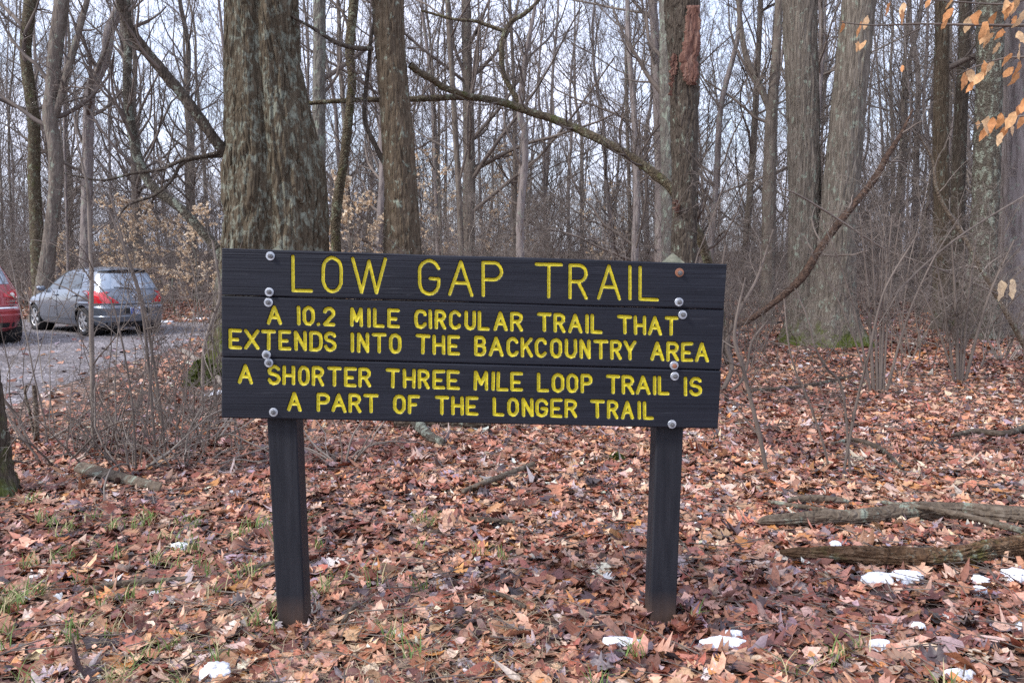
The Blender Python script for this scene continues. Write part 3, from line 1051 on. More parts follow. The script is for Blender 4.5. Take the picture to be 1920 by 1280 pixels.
def wood_patch(pts, Y, depth, name, mat, parent, seed):
    """a long wound in the bark: raised, torn bare wood following the trunk's front"""
    rng = np.random.default_rng(seed)
    p = np.array(pts, float)                 # u left, u right, v
    K, S = 90, 26
    q = spline(np.stack([p[:, 0], p[:, 2], p[:, 1]], 1), K)
    V = []
    for k in range(K):
        ul, v_, ur = q[k]
        ul += 3.5 * vnoise(np.array([k * .22, 0, 0.]), seed) + 2.2 * vnoise(np.array([k * .9, 3, 0.]), seed)
        ur += 2.5 * vnoise(np.array([k * .25, 5, 0.]), seed) + 1.6 * vnoise(np.array([k * 1.1, 8, 0.]), seed)
        for s in range(S):
            w = s / (S - 1)
            P_ = at(ul + (ur - ul) * w, v_, Y)
            h = depth * (1 - (2 * w - 1) ** 6) * min(1, k / 3, (K - 1 - k) / 3) * (1 + 0.55 * vnoise(np.array([w * 5, k * 0.08, 1.]), seed) + .45 * vnoise(np.array([w * 11, k * 0.16, 1.]), seed))
            V.append(P_ + np.array([0, -1, 0]) * h)
    V = np.array(V)
    i = np.arange(K - 1)[:, None]
    j = np.arange(S - 1)[None]
    Q_ = np.stack([i * S + j, i * S + j + 1, (i + 1) * S + j + 1, (i + 1) * S + j], -1).reshape(-1, 4)
    o = MB().add(V, Q_).build(name, mat, parent)
    return o


wood_patch([(1286, 1312, 10), (1284, 1313, 50), (1280, 1312, 90), (1273, 1308, 115), (1279, 1311, 140), (1290, 1304, 160)], 11.8 - 0.262, 0.03, 'bare_wood', M['redwood'], bbt, 4)
wood_patch([(1258, 1266, 100), (1257, 1272, 125), (1256, 1264, 150), (1255, 1260, 180)], 11.8 - 0.185, 0.018, 'bare_wood', M['redwood'], bbt, 6)
wood_patch([(1264, 1272, 375), (1263, 1274, 388), (1266, 1271, 400)], 11.8 - 0.20, 0.02, 'bare_wood', M['redwood'], bbt, 7)

hero_tree('slender_tree', 'pale grey trunk half hidden behind the trunk with torn bark',
          [(1250, -40, 28), (1250, 150, 28), (1252, 300, 27), (1254, 560, 30)], 16.5, M['bark_pale'], 31, ztop=14, S=24, n1=12, t0=0.35)
hero_tree('hardwood_tree', 'tall upright grey trunk with mossy foot right of the sign',
          [(1500, -60, 64), (1500, 60, 62), (1505, 200, 60), (1508, 320, 60), (1509, 440, 62), (1511, 540, 68), (1514, 600, 78), (1516, 634, 100)], 15.6, M['bark_grey'], 37, ztop=16, S=120, K=360,
          ridge=0.045, ridge_n=13, plates=0.8, lump=0.03, flare=0.35)
hero_tree('hardwood_tree', 'pale grey trunk leaning right, mossy root flare at its foot',
          [(1622, -80, 62), (1612, 0, 62), (1600, 100, 62), (1589, 220, 64), (1578, 330, 66), (1570, 430, 70), (1563, 530, 80), (1558, 600, 96), (1556, 642, 125)], 15.2, M['bark_grey'], 41, ztop=16, S=120, K=360,
          ridge=0.045, ridge_n=13, plates=0.8, lump=0.03, flare=0.4)
hero_tree('hardwood_tree', 'straight dark brown trunk right of the leaning pale trunk',
          [(1768, -60, 26), (1766, 100, 26), (1764, 250, 28), (1766, 400, 30), (1766, 600, 36)], 18.5, M['bark_brown'], 43, ztop=15, S=30, n1=10, t0=0.4)
hero_tree('hardwood_tree', 'dark trunk with steep side limbs near the right edge, behind hanging tan leaves',
          [(1812, -40, 20), (1808, 100, 22), (1800, 250, 24), (1796, 400, 26), (1794, 590, 30)], 19.5, M['bark_dark'], 44, ztop=15, S=30, n1=14, t0=0.3)
hero_tree('hardwood_tree', 'lichen blotched grey trunk behind the hanging tan leaves',
          [(1858, -60, 46), (1856, 100, 46), (1852, 250, 46), (1846, 400, 48), (1842, 500, 52), (1838, 610, 66)], 16.2, M['bark_lichen'], 47, ztop=16, S=60, K=180, ridge_n=16, plates=0.4, flare=0.3)
hero_tree('hardwood_tree', 'broad dark trunk cut by the right picture edge',
          [(1912, -60, 60), (1912, 100, 60), (1908, 300, 62), (1905, 480, 66), (1904, 600, 84)], 17.2, M['bark_far'], 53, ztop=16, S=60, K=160, ridge_n=16, plates=0.4, flare=0.3)
hero_tree('hardwood_tree', 'wavy dark trunk rising behind the cars, outermost of the three there',
          [(62, -60, 22), (58, 0, 22), (48, 90, 21), (56, 170, 21), (64, 240, 22), (64, 330, 22), (68, 420, 24), (74, 520, 28), (80, 590, 32)], 22.0, M['bark_mossy'], 59, ztop=14, S=26, n1=12, t0=0.35)
hero_tree('hardwood_tree', 'forked grey trunk rising behind the silver car',
          [(118, -60, 26), (116, 0, 26), (106, 80, 26), (98, 160, 24), (94, 220, 26), (104, 290, 24), (102, 370, 24), (92, 460, 26), (84, 530, 32), (76, 590, 36)], 21.5, M['bark_far_b'], 61, ztop=14, S=26, n1=12, t0=0.35,
          limbs=[dict(pts=[(98, 225, 16), (112, 190, 15), (128, 130, 14), (148, 60, 12), (168, -20, 10), (180, -90, 8)], n=12)])
hero_tree('hardwood_tree', 'curving brown trunk bowing over the silver car roof',
          [(232, -60, 17), (224, 10, 18), (205, 60, 19), (200, 100, 19), (186, 135, 20), (170, 170, 20), (166, 230, 20), (164, 320, 20), (162, 430, 22), (160, 520, 25), (158, 590, 28)], 23.5, M['bark_far'], 67, ztop=12, S=26, n1=12, t0=0.35)
hero_tree('shaggy_tree', 'shaggy dark trunk at the left picture edge close to the camera',
          [(-84, 480, 90), (-72, 600, 92), (-52, 700, 92), (-38, 800, 94), (-28, 880, 98), (-20, 940, 108)], 5.15, M['bark_dark'], 71, ztop=9, S=140, K=420, ridge=0.06, ridge_n=9, plates=1.2, flare=0.3, n1=5)
hero_tree('slender_tree', 'forked grey trunk with wide side limbs, left of the tall upright grey trunk',
          [(1462, -60, 14), (1458, 60, 15), (1450, 170, 20), (1445, 260, 24), (1442, 380, 26), (1440, 500, 28), (1438, 600, 32)], 20.0, M['bark_far_b'], 73, ztop=14, S=24, n1=12, t0=0.3,
          limbs=[dict(pts=[(1446, 215, 14), (1425, 160, 13), (1400, 110, 12), (1388, 40, 10), (1380, -40, 8)], n=10)])
hero_tree('slender_tree', 'slender crooked trunk forking wide above the middle of the sign',
          [(1015, -70, 5), (1000, 30, 7), (985, 110, 9), (975, 210, 13), (984, 250, 14), (982, 330, 15), (975, 420, 16), (980, 600, 18)], 14.8, M['bark_far'], 79, ztop=7.5, S=20, n1=10, t0=0.35,
          limbs=[dict(pts=[(983, 205, 12), (960, 170, 11), (942, 130, 11), (942, 80, 11), (955, 45, 10), (985, 25, 9), (1010, 0, 8), (1030, -40, 6)], mat=M['bark_mossy'], n=8),
                 dict(pts=[(944, 58, 9), (920, 50, 8), (890, 40, 7), (850, 36, 6), (790, 20, 5)], mat=M['bark_mossy'], n=8)])

# the long mossy stem that leans across the picture behind the sign
rngL = np.random.default_rng(5)
lean_pts = [(1345, 560, 20, 12.4), (1310, 440, 20, 12.3), (1262, 358, 20, 12.3), (1225, 325, 20, 12.4), (1180, 292, 19, 12.5), (1130, 265, 19, 12.5), (1060, 232, 18, 12.6), (1000, 212, 17, 12.6), (940, 192, 16, 12.7), (880, 182, 15, 12.8), (820, 184, 13, 12.8), (770, 186, 12, 12.8),
            (700, 187, 11, 12.9), (640, 189, 10, 12.9), (575, 194, 9, 12.9), (520, 200, 6, 12.9)]
Pl = np.array([at(p[0], p[1], p[3]) for p in lean_pts])
Rl = 0.86 * np.array([p[2] * .5 * pxm(p[3]) for p in lean_pts])
Pl = np.vstack([np.array([Pl[0][0] + 0.25, Pl[0][1], float(gz(Pl[0][0], Pl[0][1])) - 0.1]), Pl])
Rl = np.concatenate([[Rl[0] * 1.05], Rl])
lt = thing('leaning_tree', 'long thin mossy stem arching across the wood, slanting down to the torn bark trunk', 'tree', (Pl[0][0], Pl[0][1], 0))
trunk_mb(Pl, Rl, 18, 220, 0.08, 7, 0.12, 5).build('trunk', M['bark_mossy'], lt)
mb = MB()
pr = spline(np.hstack([Pl, Rl[:, None]]), 40)
P1, R1 = grow(pr[None, :, :3], pr[None, :, 3], rngL, 34, .2, .97, .05, .16, rad(50), rad(95), 7, up=0.22, wander=0.16, rs=0.35, rmin=0.006)
tubes(mb, P1, R1, 5)
P2, R2 = grow(P1, R1, rngL, 7, .15, 1, .25, .6, rad(25), rad(70), 5, up=0.05, wander=0.2, rs=0.5, rmin=0.004)
tubes(mb, P2, R2, 3)
P3, R3 = grow(P2, R2, rngL, 4, .15, 1, .3, .6, rad(25), rad(70), 4, up=0.05, wander=0.2, rs=0.6, rmin=0.003)
tubes(mb, P3, R3, 3)
mb.build('twigs', M['twig'], lt)

# ------------------------------------------------------------------ background trees: eight grown kinds, copied
BG = []
for k in range(9):
    rng = np.random.default_rng(100 + k)
    H = rng.uniform(13, 19)
    r0 = [0.045, 0.06, 0.08, 0.095, 0.11, 0.13, 0.065, 0.17, 0.04][k]
    n_ = 9
    z = np.linspace(-0.15, H, n_)
    w = rng.normal(0, 0.17, (n_, 2)).cumsum(0) * np.linspace(0, 1.2, n_)[:, None]
    P = np.stack([w[:, 0], w[:, 1], z], 1)
    R = r0 * np.linspace(1.15, 0.18, n_) ** 0.85
    root = thing('bare_tree', '', 'tree')
    trunk_mb(P, R, 14, 60, 0.05, 7, 0.07, k, flare=0.3).build('trunk', M[('bark_far', 'bark_far_b', 'bark_far')[k % 3]], root)
    mb = MB()
    pr = spline(np.hstack([P, R[:, None]]), 24)
    P0, R0 = pr[None, :, :3], pr[None, :, 3]
    P1, R1 = grow(P0, R0, rng, 26, 0.12, 0.98, 0.16, 0.36, rad(30), rad(72), 8, up=0.13, wander=0.17, rs=0.42, rmin=0.008)
    tubes(mb, P1, R1, 5)
    P2, R2 = grow(P1, R1, rng, 9, 0.12, 1.0, 0.22, 0.5, rad(22), rad(60), 6, up=0.12, wander=0.18, rs=0.5, rmin=0.006)
    tubes(mb, P2, R2, 4)
    P3, R3 = grow(P2, R2, rng, 7, 0.1, 1.0, 0.3, 0.6, rad(22), rad(60), 5, up=0.1, wander=0.2, rs=0.55, rmin=0.0045)
    tubes(mb, P3, R3, 3)
    P4, R4 = grow(P3[::2], R3[::2], rng, 2, 0.2, 1.0, 0.3, 0.6, rad(22), rad(60), 4, up=0.08, wander=0.2, rs=0.6, rmin=0.004)
    tubes(mb, P4, R4, 3)
    # short shoots along the trunk
    Pe, Re = grow(P0, R0, rng, 26, 0.05, 0.6, 0.03, 0.09, rad(45), rad(85), 6, up=0.12, wander=0.2, rs=0.12, rmin=0.006)
    tubes(mb, Pe, Re, 3)
    Pf, Rf = grow(Pe, Re, rng, 6, 0.1, 1, 0.3, 0.6, rad(25), rad(65), 4, up=0.08, wander=0.2, rs=0.6, rmin=0.004)
    tubes(mb, Pf, Rf, 3)
    mb.build('crown', M[('twig', 'twig', 'twig_pale')[k % 3]], root)
    BG.append((root, r0))

rng = np.random.default_rng(77)
spots = []
hero_xy = [(o.location.x, o.location.y) for o in COL.objects if o.parent is None and o.get('category') == 'tree' and o.name.split('.')[0] != 'bare_tree']
tries = 0
while len(spots) < 172 and tries < 60000:
    tries += 1
    y = 17.5 + 31 * rng.uniform(0, 1) ** 0.75
    x = rng.uniform(-0.84, 0.84) * y
    if x < float(lot_edge(y)) + 0.8 and y < 26.5:
        continue
    if -9.5 < x < -5 and y < 26:
        continue
    md = 0.75 + 0.012 * y
    if any((x - a) ** 2 + (y - b) ** 2 < md * md for a, b in spots):
        continue
    if any((x - a) ** 2 + (y - b) ** 2 < 0.9 for a, b in hero_xy):
        continue
    spots.append((x, y))
used = set()
LAB = {0: ('slender bare grey brown tree among many in the background wood', 'slender bare trees crowding the background wood'),
       1: ('bare medium sized tree with upswept limbs in the background wood', 'medium bare trees standing in the background wood'),
       2: ('stout bare tree deeper in the background wood', 'stout bare trees deeper in the background wood')}
order = rng.choice(9, len(spots), p=[.18, .16, .12, .10, .07, .05, .15, .02, .15])
for k in range(9):
    order[k] = k
for (x, y), k in zip(spots, order):
    root, r0 = BG[k]
    cls = 0 if r0 < 0.105 else (1 if r0 < 0.15 else 2)
    s = rng.uniform(0.8, 1.2)
    loc = (x, y, float(gz(x, y)))
    rz = rng.uniform(0, 6.28)
    tl = tuple(rng.normal(0, 0.035, 2))
    if k not in used:
        used.add(k)
        root.location = loc
        root.rotation_euler = (tl[0], tl[1], rz)
        root.scale = (s, s, s)
        root['label'], root['group'] = LAB[cls]
    else:
        dup(root, loc, rz, s, LAB[cls][0], LAB[cls][1], tl)

# the far wood beyond them: one mass of stems and twigs
rng = np.random.default_rng(200)
mb, mbt = MB(), MB()
N = 620
y = 46 + 52 * rng.uniform(0, 1, N) ** 0.8
x = rng.uniform(-0.78, 0.78, N) * y
H = rng.uniform(5, 17, N) * np.where(rng.uniform(size=N) < 0.4, 0.5, 1)
k = 6
base = np.stack([x, y, gz(x, y) - 0.2], 1)
dirs = unit(np.stack([rng.normal(0, .05, N), rng.normal(0, .05, N), np.ones(N)], 1))
pts = [base]
d = dirs
for s in range(k - 1):
    d = unit(d + rng.normal(0, 0.08, (N, 3)))
    pts.append(pts[-1] + d * (H / (k - 1))[:, None])
P = np.stack(pts, 1)
r0 = rng.uniform(0.02, 0.065, N) * np.clip(H / 12, .4, 1)
R = r0[:, None] * np.linspace(1, 0.2, k)[None]
tubes(mb, P, R, 6)
P1, R1 = grow(P, R, rng, 16, 0.08, 1, 0.18, 0.42, rad(25), rad(65), 5, up=0.14, wander=0.14, rs=0.4, rmin=0.012)
tubes(mb, P1, R1, 3)
P2, R2 = grow(P1, R1, rng, 6, 0.15, 1, 0.25, 0.55, rad(25), rad(70), 4, up=0.06, wander=0.22, rs=0.5, rmin=0.008)
tubes(mb, P2, R2, 3)
P3, R3 = grow(P2, R2, rng, 3, 0.15, 1, 0.3, 0.6, rad(25), rad(70), 3, up=0.05, wander=0.22, rs=0.6, rmin=0.006)
tubes(mb, P3, R3, 3)
N = 1700
y = 27 + 45 * rng.uniform(0, 1, N)
x = rng.uniform(-0.76, 0.76, N) * y
k = 6
d = unit(np.stack([rng.normal(0, .25, N), rng.normal(0, .25, N), np.ones(N)], 1))
pts = [np.stack([x, y, gz(x, y) - 0.1], 1)]
H = rng.uniform(1.6, 7.5, N)
for s in range(k - 1):
    d = unit(d + rng.normal(0, 0.12, (N, 3)))
    pts.append(pts[-1] + d * (H / (k - 1))[:, None])
P = np.stack(pts, 1)
R = rng.uniform(.008, .022, N)[:, None] * np.linspace(1, .3, k)[None]
tubes(mb, P, R, 4)
P1, R1 = grow(P, R, rng, 9, 0.1, 1, 0.25, 0.6, rad(30), rad(80), 5, up=0.04, wander=0.2, rs=0.6, rmin=0.007)
tubes(mb, P1, R1, 3)
P2, R2 = grow(P1, R1, rng, 5, 0.1, 1, 0.3, 0.6, rad(25), rad(75), 4, up=0.03, wander=0.22, rs=0.7, rmin=0.005)
tubes(mb, P2, R2, 3)
tag(mb.build('distant_woods', M['bark_far']), 'far bare wood seen as a haze of grey brown stems and twigs', 'woods', kind='stuff')

# ------------------------------------------------------------------ cars
M['car_grey'] = new_mat('grey_car_paint', (0.145, 0.172, 0.215), 0.28, Metallic=0.55, Coat_Weight=0.8)
M['car_red'] = new_mat('dark_red_car_paint', (0.34, 0.02, 0.03), 0.28, Metallic=0.25, Coat_Weight=0.8)
M['car_glass'] = new_mat('tinted_glass', (0.035, 0.045, 0.055), 0.04)
M['car_glass'].node_tree.nodes['Principled BSDF'].inputs['IOR'].default_value = 1.65
M['rear_glass'] = new_mat('rear_glass', (0.16, 0.215, 0.29), 0.05)  # pale blue base colour stands in for the sky's reflection
M['rear_glass'].node_tree.nodes['Principled BSDF'].inputs['IOR'].default_value = 2.6
M['black_plastic'] = new_mat('black_plastic', (0.018, 0.018, 0.02), 0.6)
M['tyre'] = new_mat('tyre_rubber', (0.022, 0.022, 0.024), 0.85)
M['alloy'] = new_mat('alloy_wheel', (0.55, 0.56, 0.58), 0.35, Metallic=0.7)
M['tail_red'] = new_mat('red_lens', (0.55, 0.015, 0.025), 0.15, Coat_Weight=1.0)
M['tail_clear'] = new_mat('clear_lens', (0.75, 0.70, 0.66), 0.15, Coat_Weight=1.0)
M['chrome'] = new_mat('chrome', (0.75, 0.76, 0.78), 0.15, Metallic=1.0)
M['plate_white'] = new_mat('plate_white', (0.55, 0.60, 0.72), 0.4)
M['plate_blue'] = new_mat('plate_blue', (0.03, 0.07, 0.28), 0.4)
for k_, sc_ in (('car_grey', 7), ('car_red', 7)):          # road dust
    t = NT(M[k_])
    b0 = tuple(t.b.inputs['Base Color'].default_value)[:3]
    t.base(t.mix(t.math('MULTIPLY', t.noise(t.coord(), sc_, 5.0), 0.2), b0, (0.2, 0.19, 0.185)))


class CarShape:
    """closed body described by level outlines: front and rear x, half width and corner sharpness at each height"""

    def __init__(self, tab):
        a = np.array(tab, float)
        self.z = a[:, 0]
        self.cols = a[:, 1:]

    def f(self, z):
        return [np.interp(z, self.z, self.cols[:, i]) for i in range(4)]       # xf, xr, w, n

    def side(self, x, z):
        xf, xr, w, n = self.f(z)
        c, a = (xf + xr) / 2, (xf - xr) / 2
        return w * np.maximum(1 - np.abs((x - c) / a) ** n, 1e-4) ** (1 / n)

    def rear(self, y, z):
        xf, xr, w, n = self.f(z)
        c, a = (xf + xr) / 2, (xf - xr) / 2
        return c - a * np.maximum(1 - np.abs(y / w) ** n, 1e-4) ** (1 / n)

    def body(self, wheels, rw):
        ph = np.linspace(0, 2 * np.pi, 4001)
        xf, xr, w, n = self.f(0.6)
        X = (xf + xr) / 2 + (xf - xr) / 2 * np.sign(np.cos(ph)) * np.abs(np.cos(ph)) ** (2 / n)
        Yp = w * np.sign(np.sin(ph)) * np.abs(np.sin(ph)) ** (2 / n)
        s = np.concatenate([[0], np.cumsum(np.hypot(np.diff(X), np.diff(Yp)))])
        S = 300
        pp = np.interp(np.arange(S) / S * s[-1], s, ph)
        zz = np.unique(np.concatenate([np.arange(self.z[0], self.z[-1], .02), self.z]))
        xf, xr, w, n = self.f(zz)
        cx, ax = ((xf + xr) / 2)[:, None], ((xf - xr) / 2)[:, None]
        e = (2 / n)[:, None]
        Xg = cx + ax * np.sign(np.cos(pp)) * np.abs(np.cos(pp)) ** e
        Yg = w[:, None] * np.sign(np.sin(pp)) * np.abs(np.sin(pp)) ** e
        Zg = np.repeat(zz[:, None], S, 1)
        V = np.stack([Xg, Yg, Zg], -1)
        # snap the mesh to the wheel openings, then cut them
        for wx in wheels:
            dx, dz = V[..., 0] - wx, V[..., 2] - rw
            r = np.hypot(dx, dz)
            ra = rw * 1.17
            m = (np.abs(r - ra) < .016) & (np.abs(V[..., 1]) > .4)
            V[..., 0] = np.where(m, wx + dx / r * ra, V[..., 0])
            V[..., 2] = np.where(m, rw + dz / r * ra, V[..., 2])
        K = len(zz)
        i = np.arange(K - 1)[:, None]
        j = np.arange(S)[None]
        Q = np.stack([i * S + j, i * S + (j + 1) % S, (i + 1) * S + (j + 1) % S, (i + 1) * S + j], -1).reshape(-1, 4)
        V = V.reshape(-1, 3)
        cen = V[Q].mean(1)
        cut = np.zeros(len(Q), bool)
        for wx in wheels:
            cut |= (np.hypot(cen[:, 0] - wx, cen[:, 2] - rw) < rw * 1.17) & (np.abs(cen[:, 1]) > .4)
        j = np.arange(S)
        n0 = len(V)
        top = (K - 1) * S + j
        V = np.vstack([V, V[top].mean(0) + np.array([0, 0, .025]), V[top] * np.array([.5, .5, 1]) + V[top].mean(0) * np.array([.5, .5, 0]) + np.array([0, 0, .02])])
        r2 = n0 + 1 + j
        Q2 = np.stack([top, (K - 1) * S + (j + 1) % S, n0 + 1 + (j + 1) % S, r2], -1)
        return MB().add(V, np.vstack([Q[~cut], Q2]), np.stack([r2, n0 + 1 + (j + 1) % S, np.full(S, n0)], -1))

    def patch(self, quad, kind, sgn=1, off=.006, nu=14, nv=10, thick=.0):
        """quad: bottom-left, bottom-right, top-right, top-left in (x, z) on the side or (y, z) on the rear"""
        q = np.array(quad, float)
        u, v = np.meshgrid(np.linspace(0, 1, nu), np.linspace(0, 1, nv))
        p = q[0] * ((1 - u) * (1 - v))[..., None] + q[1] * (u * (1 - v))[..., None] + q[2] * (u * v)[..., None] + q[3] * ((1 - u) * v)[..., None]
        if kind == 'side':
            V = np.stack([p[..., 0], sgn * (self.side(p[..., 0], p[..., 1]) + off), p[..., 1] + off * .3], -1)
        else:
            V = np.stack([self.rear(p[..., 0], p[..., 1]) - off, p[..., 0], p[..., 1] + off * .5], -1)
        i = np.arange(nv - 1)[:, None]
        j = np.arange(nu - 1)[None]
        Q = np.stack([i * nu + j, i * nu + j + 1, (i + 1) * nu + j + 1, (i + 1) * nu + j], -1).reshape(-1, 4)
        if kind == 'side' and sgn > 0 or kind == 'rear':
            Q = Q[:, ::-1]
        return MB().add(V.reshape(-1, 3), Q)


def box_mb(c, s, bev=.0, mb=None, rot=None):
    c, s = np.array(c, float), np.array(s, float) / 2
    f = 1 - bev
    V = []
    for zf, k in ((-1, f), (-f, 1), (f, 1), (1, f)):
        for a, b in ((-1, -1), (1, -1), (1, 1), (-1, 1)):
            V.append([a * k, b * k, zf])
    V = np.array(V) * s
    if rot is not None:
        V = V @ np.array(rot).T
    V = V + c
    Q = [[0, 3, 2, 1], [12, 13, 14, 15]] + [[i * 4 + j, i * 4 + (j + 1) % 4, (i + 1) * 4 + (j + 1) % 4, (i + 1) * 4 + j] for i in range(3) for j in range(4)]
    return (mb or MB()).add(V, Q)


def ringmesh(mb, prof, S, cx, cz, cy_, sgn):
    """lathe about the wheel axle; prof (r, y outward)"""
    a = np.arange(S) / S * 2 * np.pi
    V = np.vstack([np.stack([cx + r * np.cos(a), np.full(S, cy_ + sgn * y), cz + r * np.sin(a)], 1) for r, y in prof])
    K = len(prof)
    i = np.arange(K - 1)[:, None]
    j = np.arange(S)[None]
    q = np.stack([i * S + j, i * S + (j + 1) % S, (i + 1) * S + (j + 1) % S, (i + 1) * S + j], -1).reshape(-1, 4)
    return mb.add(V, q)


def wheel(car, x, sgn, half, rw, spokes=6):
    tw = .19
    w = ringmesh(MB(), [(rw * .62, -tw), (rw * .9, -tw), (rw, -tw * .85), (rw, -.03), (rw * .97, -.008), (rw * .86, 0), (rw * .70, -.004), (rw * .68, -.03)], 40, x, rw, half, sgn).build('wheel', M['tyre'], car)
    rim = MB()
    ringmesh(rim, [(rw * .70, -.012), (rw * .66, -.008), (rw * .62, -.02), (rw * .60, -.10)], 40, x, rw, half, sgn)
    ringmesh(rim, [(rw * .17, -.03), (rw * .15, -.012), (.001, -.010)], 20, x, rw, half, sgn)
    for k in range(spokes):
        a = k / spokes * 2 * np.pi + .3
        ca, sa = math.cos(a), math.sin(a)
        R_ = np.array([[ca, 0, -sa], [0, 1, 0], [sa, 0, ca]])
        box_mb((x + ca * rw * .39, half + sgn * -.025, rw + sa * rw * .39), (rw * .50, .03, rw * .20), .12, rim, R_)
    rim_o = rim.build('rim', M['alloy'], car, smooth=False)
    rim_o.parent = w
    disc = MB()
    ringmesh(disc, [(rw * .62, -.075), (.001, -.075)], 30, x, rw, half, sgn)
    d_ = disc.build('brake_disc', M['black_plastic'], car)
    d_.parent = w


def inner_wells(car_, wheels, rw, half):
    for wx in wheels:
        for s in (-1, 1):
            mb = MB()
            ringmesh(mb, [(rw * 1.165, -.012), (rw * 1.165, -.32), (.001, -.32)], 40, wx, rw, half * s, s)
            mb.build('wheel_arch', M['black_plastic'], car_)


GREY = CarShape([  # z, front x, rear x, half width, corner sharpness
    (.19, 1.92, -1.90, .70, 5), (.24, 2.02, -2.03, .78, 5), (.32, 2.09, -2.10, .815, 5), (.45, 2.13, -2.135, .832, 5), (.58, 2.13, -2.15, .842, 5.2), (.635, 2.12, -2.15, .846, 5.2), (.655, 2.10, -2.125, .846, 5),
    (.68, 2.07, -2.085, .845, 5), (.75, 2.02, -2.085, .843, 5), (.82, 1.86, -2.08, .838, 5), (.90, 1.50, -2.055, .828, 4.8), (.97, 1.18, -2.015, .812, 4.6), (1.02, 1.02, -1.985, .795, 4.5), (1.10, .88, -1.945, .765, 4.4),
    (1.20, .70, -1.885, .725, 4.3), (1.30, .50, -1.82, .682, 4.2), (1.38, .32, -1.765, .645, 4), (1.44, .12, -1.715, .61, 3.8), (1.48, -.10, -1.66, .575, 3.5), (1.505, -.32, -1.56, .52, 3.2), (1.518, -.55, -1.40, .44, 3)])
ang = rad(90 + 52)
pg = gp(158, 630)                                     # the rear left wheel touches the gravel here
ca, sa = math.cos(ang), math.sin(ang)
lx, ly = -1.30, .80
car_xy = (pg[0] - (lx * ca - ly * sa), pg[1] - (lx * sa + ly * ca))
car = thing('hatchback', 'silver grey hatchback parked on the gravel, seen from its rear left', 'car', (car_xy[0], car_xy[1], .006), ang)
RW = .315
WX = (1.32, -1.30)
GREY.body(WX, RW).build('body', M['car_grey'], car)
inner_wells(car, WX, RW, .81)
box_mb((0, 0, .24), (3.5, 1.3, .12), .1).build('underbody', M['black_plastic'], car)
for wx in WX:
    for s in (-1, 1):
        wheel(car, wx, s, s * .825, RW)
for s in (1, -1):
    ds = [('front', [(.98, .36), (-.02, .36), (-.05, 1.0), (.80, .99)], [(.93, 1.015), (-.06, 1.025), (-.10, 1.405), (.27, 1.375)], -.02),
          ('rear', [(-.05, .36), (-.92, .36), (-1.15, 1.0), (-.08, 1.0)], [(-.13, 1.03), (-1.20, 1.05), (-1.10, 1.38), (-.17, 1.41)], -.98)]
    for nm, dq, wq, hx in ds:
        d = GREY.patch(dq, 'side', s, .004).build('door', M['car_grey'], car)
        w_ = GREY.patch(wq, 'side', s, .008).build('window', M['car_glass'], car)
        w_.parent = d
        hx2 = -.10 + .06 if nm == 'front' else -1.02
        h_ = box_mb((hx2 + .02, s * (GREY.side(hx2, .90) + .018), .895), (.20, .03, .04), .3).build('handle', M['car_grey'], car)
        h_.parent = d
    # dark gaps round the doors
    gaps = MB()
    for (a, b) in [((1.0, .36), (.86, .98)), ((-.035, .36), (-.065, 1.0)), ((-.935, .36), (-1.17, 1.0)), ((1.0, .355), (-.93, .355))]:
        P = np.array([[a[0] + (b[0] - a[0]) * f, s * (GREY.side(a[0] + (b[0] - a[0]) * f, a[1] + (b[1] - a[1]) * f) + .002), a[1] + (b[1] - a[1]) * f] for f in np.linspace(0, 1, 14)])
        tubes(gaps, P, np.full(14, .006), 4)
    gaps.build('door_gaps', M['black_plastic'], car)
    pil = MB()
    P = np.array([[x_, s * (GREY.side(x_, z_) + .006), z_] for x_, z_ in [(-.115, 1.02), (-.13, 1.2), (-.14, 1.41)]])
    tubes(pil, P, [.022, .02, .016], 6)
    pil.build('window_pillar', M['black_plastic'], car)
    mir = box_mb((.74, s * .86, 1.03), (.12, .15, .11), .3).build('side_mirror', M['car_grey'], car)
    g_ = box_mb((.676, s * .86, 1.03), (.012, .13, .09), .1).build('mirror_glass', M['rear_glass'], car)
    g_.parent = mir
    # taillight wraps round the corner
    tl = MB()
    ys = np.linspace(.36, .80, 16)
    rows = []
    for k in range(9):
        f = k / 8
        row = []
        for y_ in ys:
            g = (y_ - .36) / .44
            zlo, zhi = .735 + .0 * g, .735 + .27 * min(1, g * 1.25) ** .85
            z_ = zlo + (zhi - zlo) * f
            yl = min(y_, GREY.f(z_)[2] * .985)
            row.append([GREY.rear(yl, z_) - .010, s * yl, z_ + .003])
        for x_ in np.linspace(-1.97, -1.70, 8):
            g = (x_ + 1.97) / .27
            z_ = .80 + .03 * g + (.205 - .12 * g) * f
            row.append([x_, s * (GREY.side(x_, z_) + .010), z_])
        rows.append(row)
    Vt = np.array(rows)
    n_ = Vt.shape[1]
    i = np.arange(8)[:, None]
    j = np.arange(n_ - 1)[None]
    Qt = np.stack([i * n_ + j, i * n_ + j + 1, (i + 1) * n_ + j + 1, (i + 1) * n_ + j], -1).reshape(-1, 4)
    tl.add(Vt.reshape(-1, 3), Qt[:, ::-1] if s > 0 else Qt)
    tl.build('taillight', M['tail_red'], car)
GREY.patch([(-.60, 1.045), (.60, 1.045), (.535, 1.385), (-.535, 1.385)], 'rear', 1, .008).build('rear_window', M['rear_glass'], car)
spo = GREY.patch([(-.56, 1.40), (.56, 1.40), (.52, 1.465), (-.52, 1.465)], 'rear', 1, .010)
spo.build('spoiler_shadow_strip', M['black_plastic'], car)
sb = MB()
ysp = np.linspace(-.58, .58, 25)
rows = []
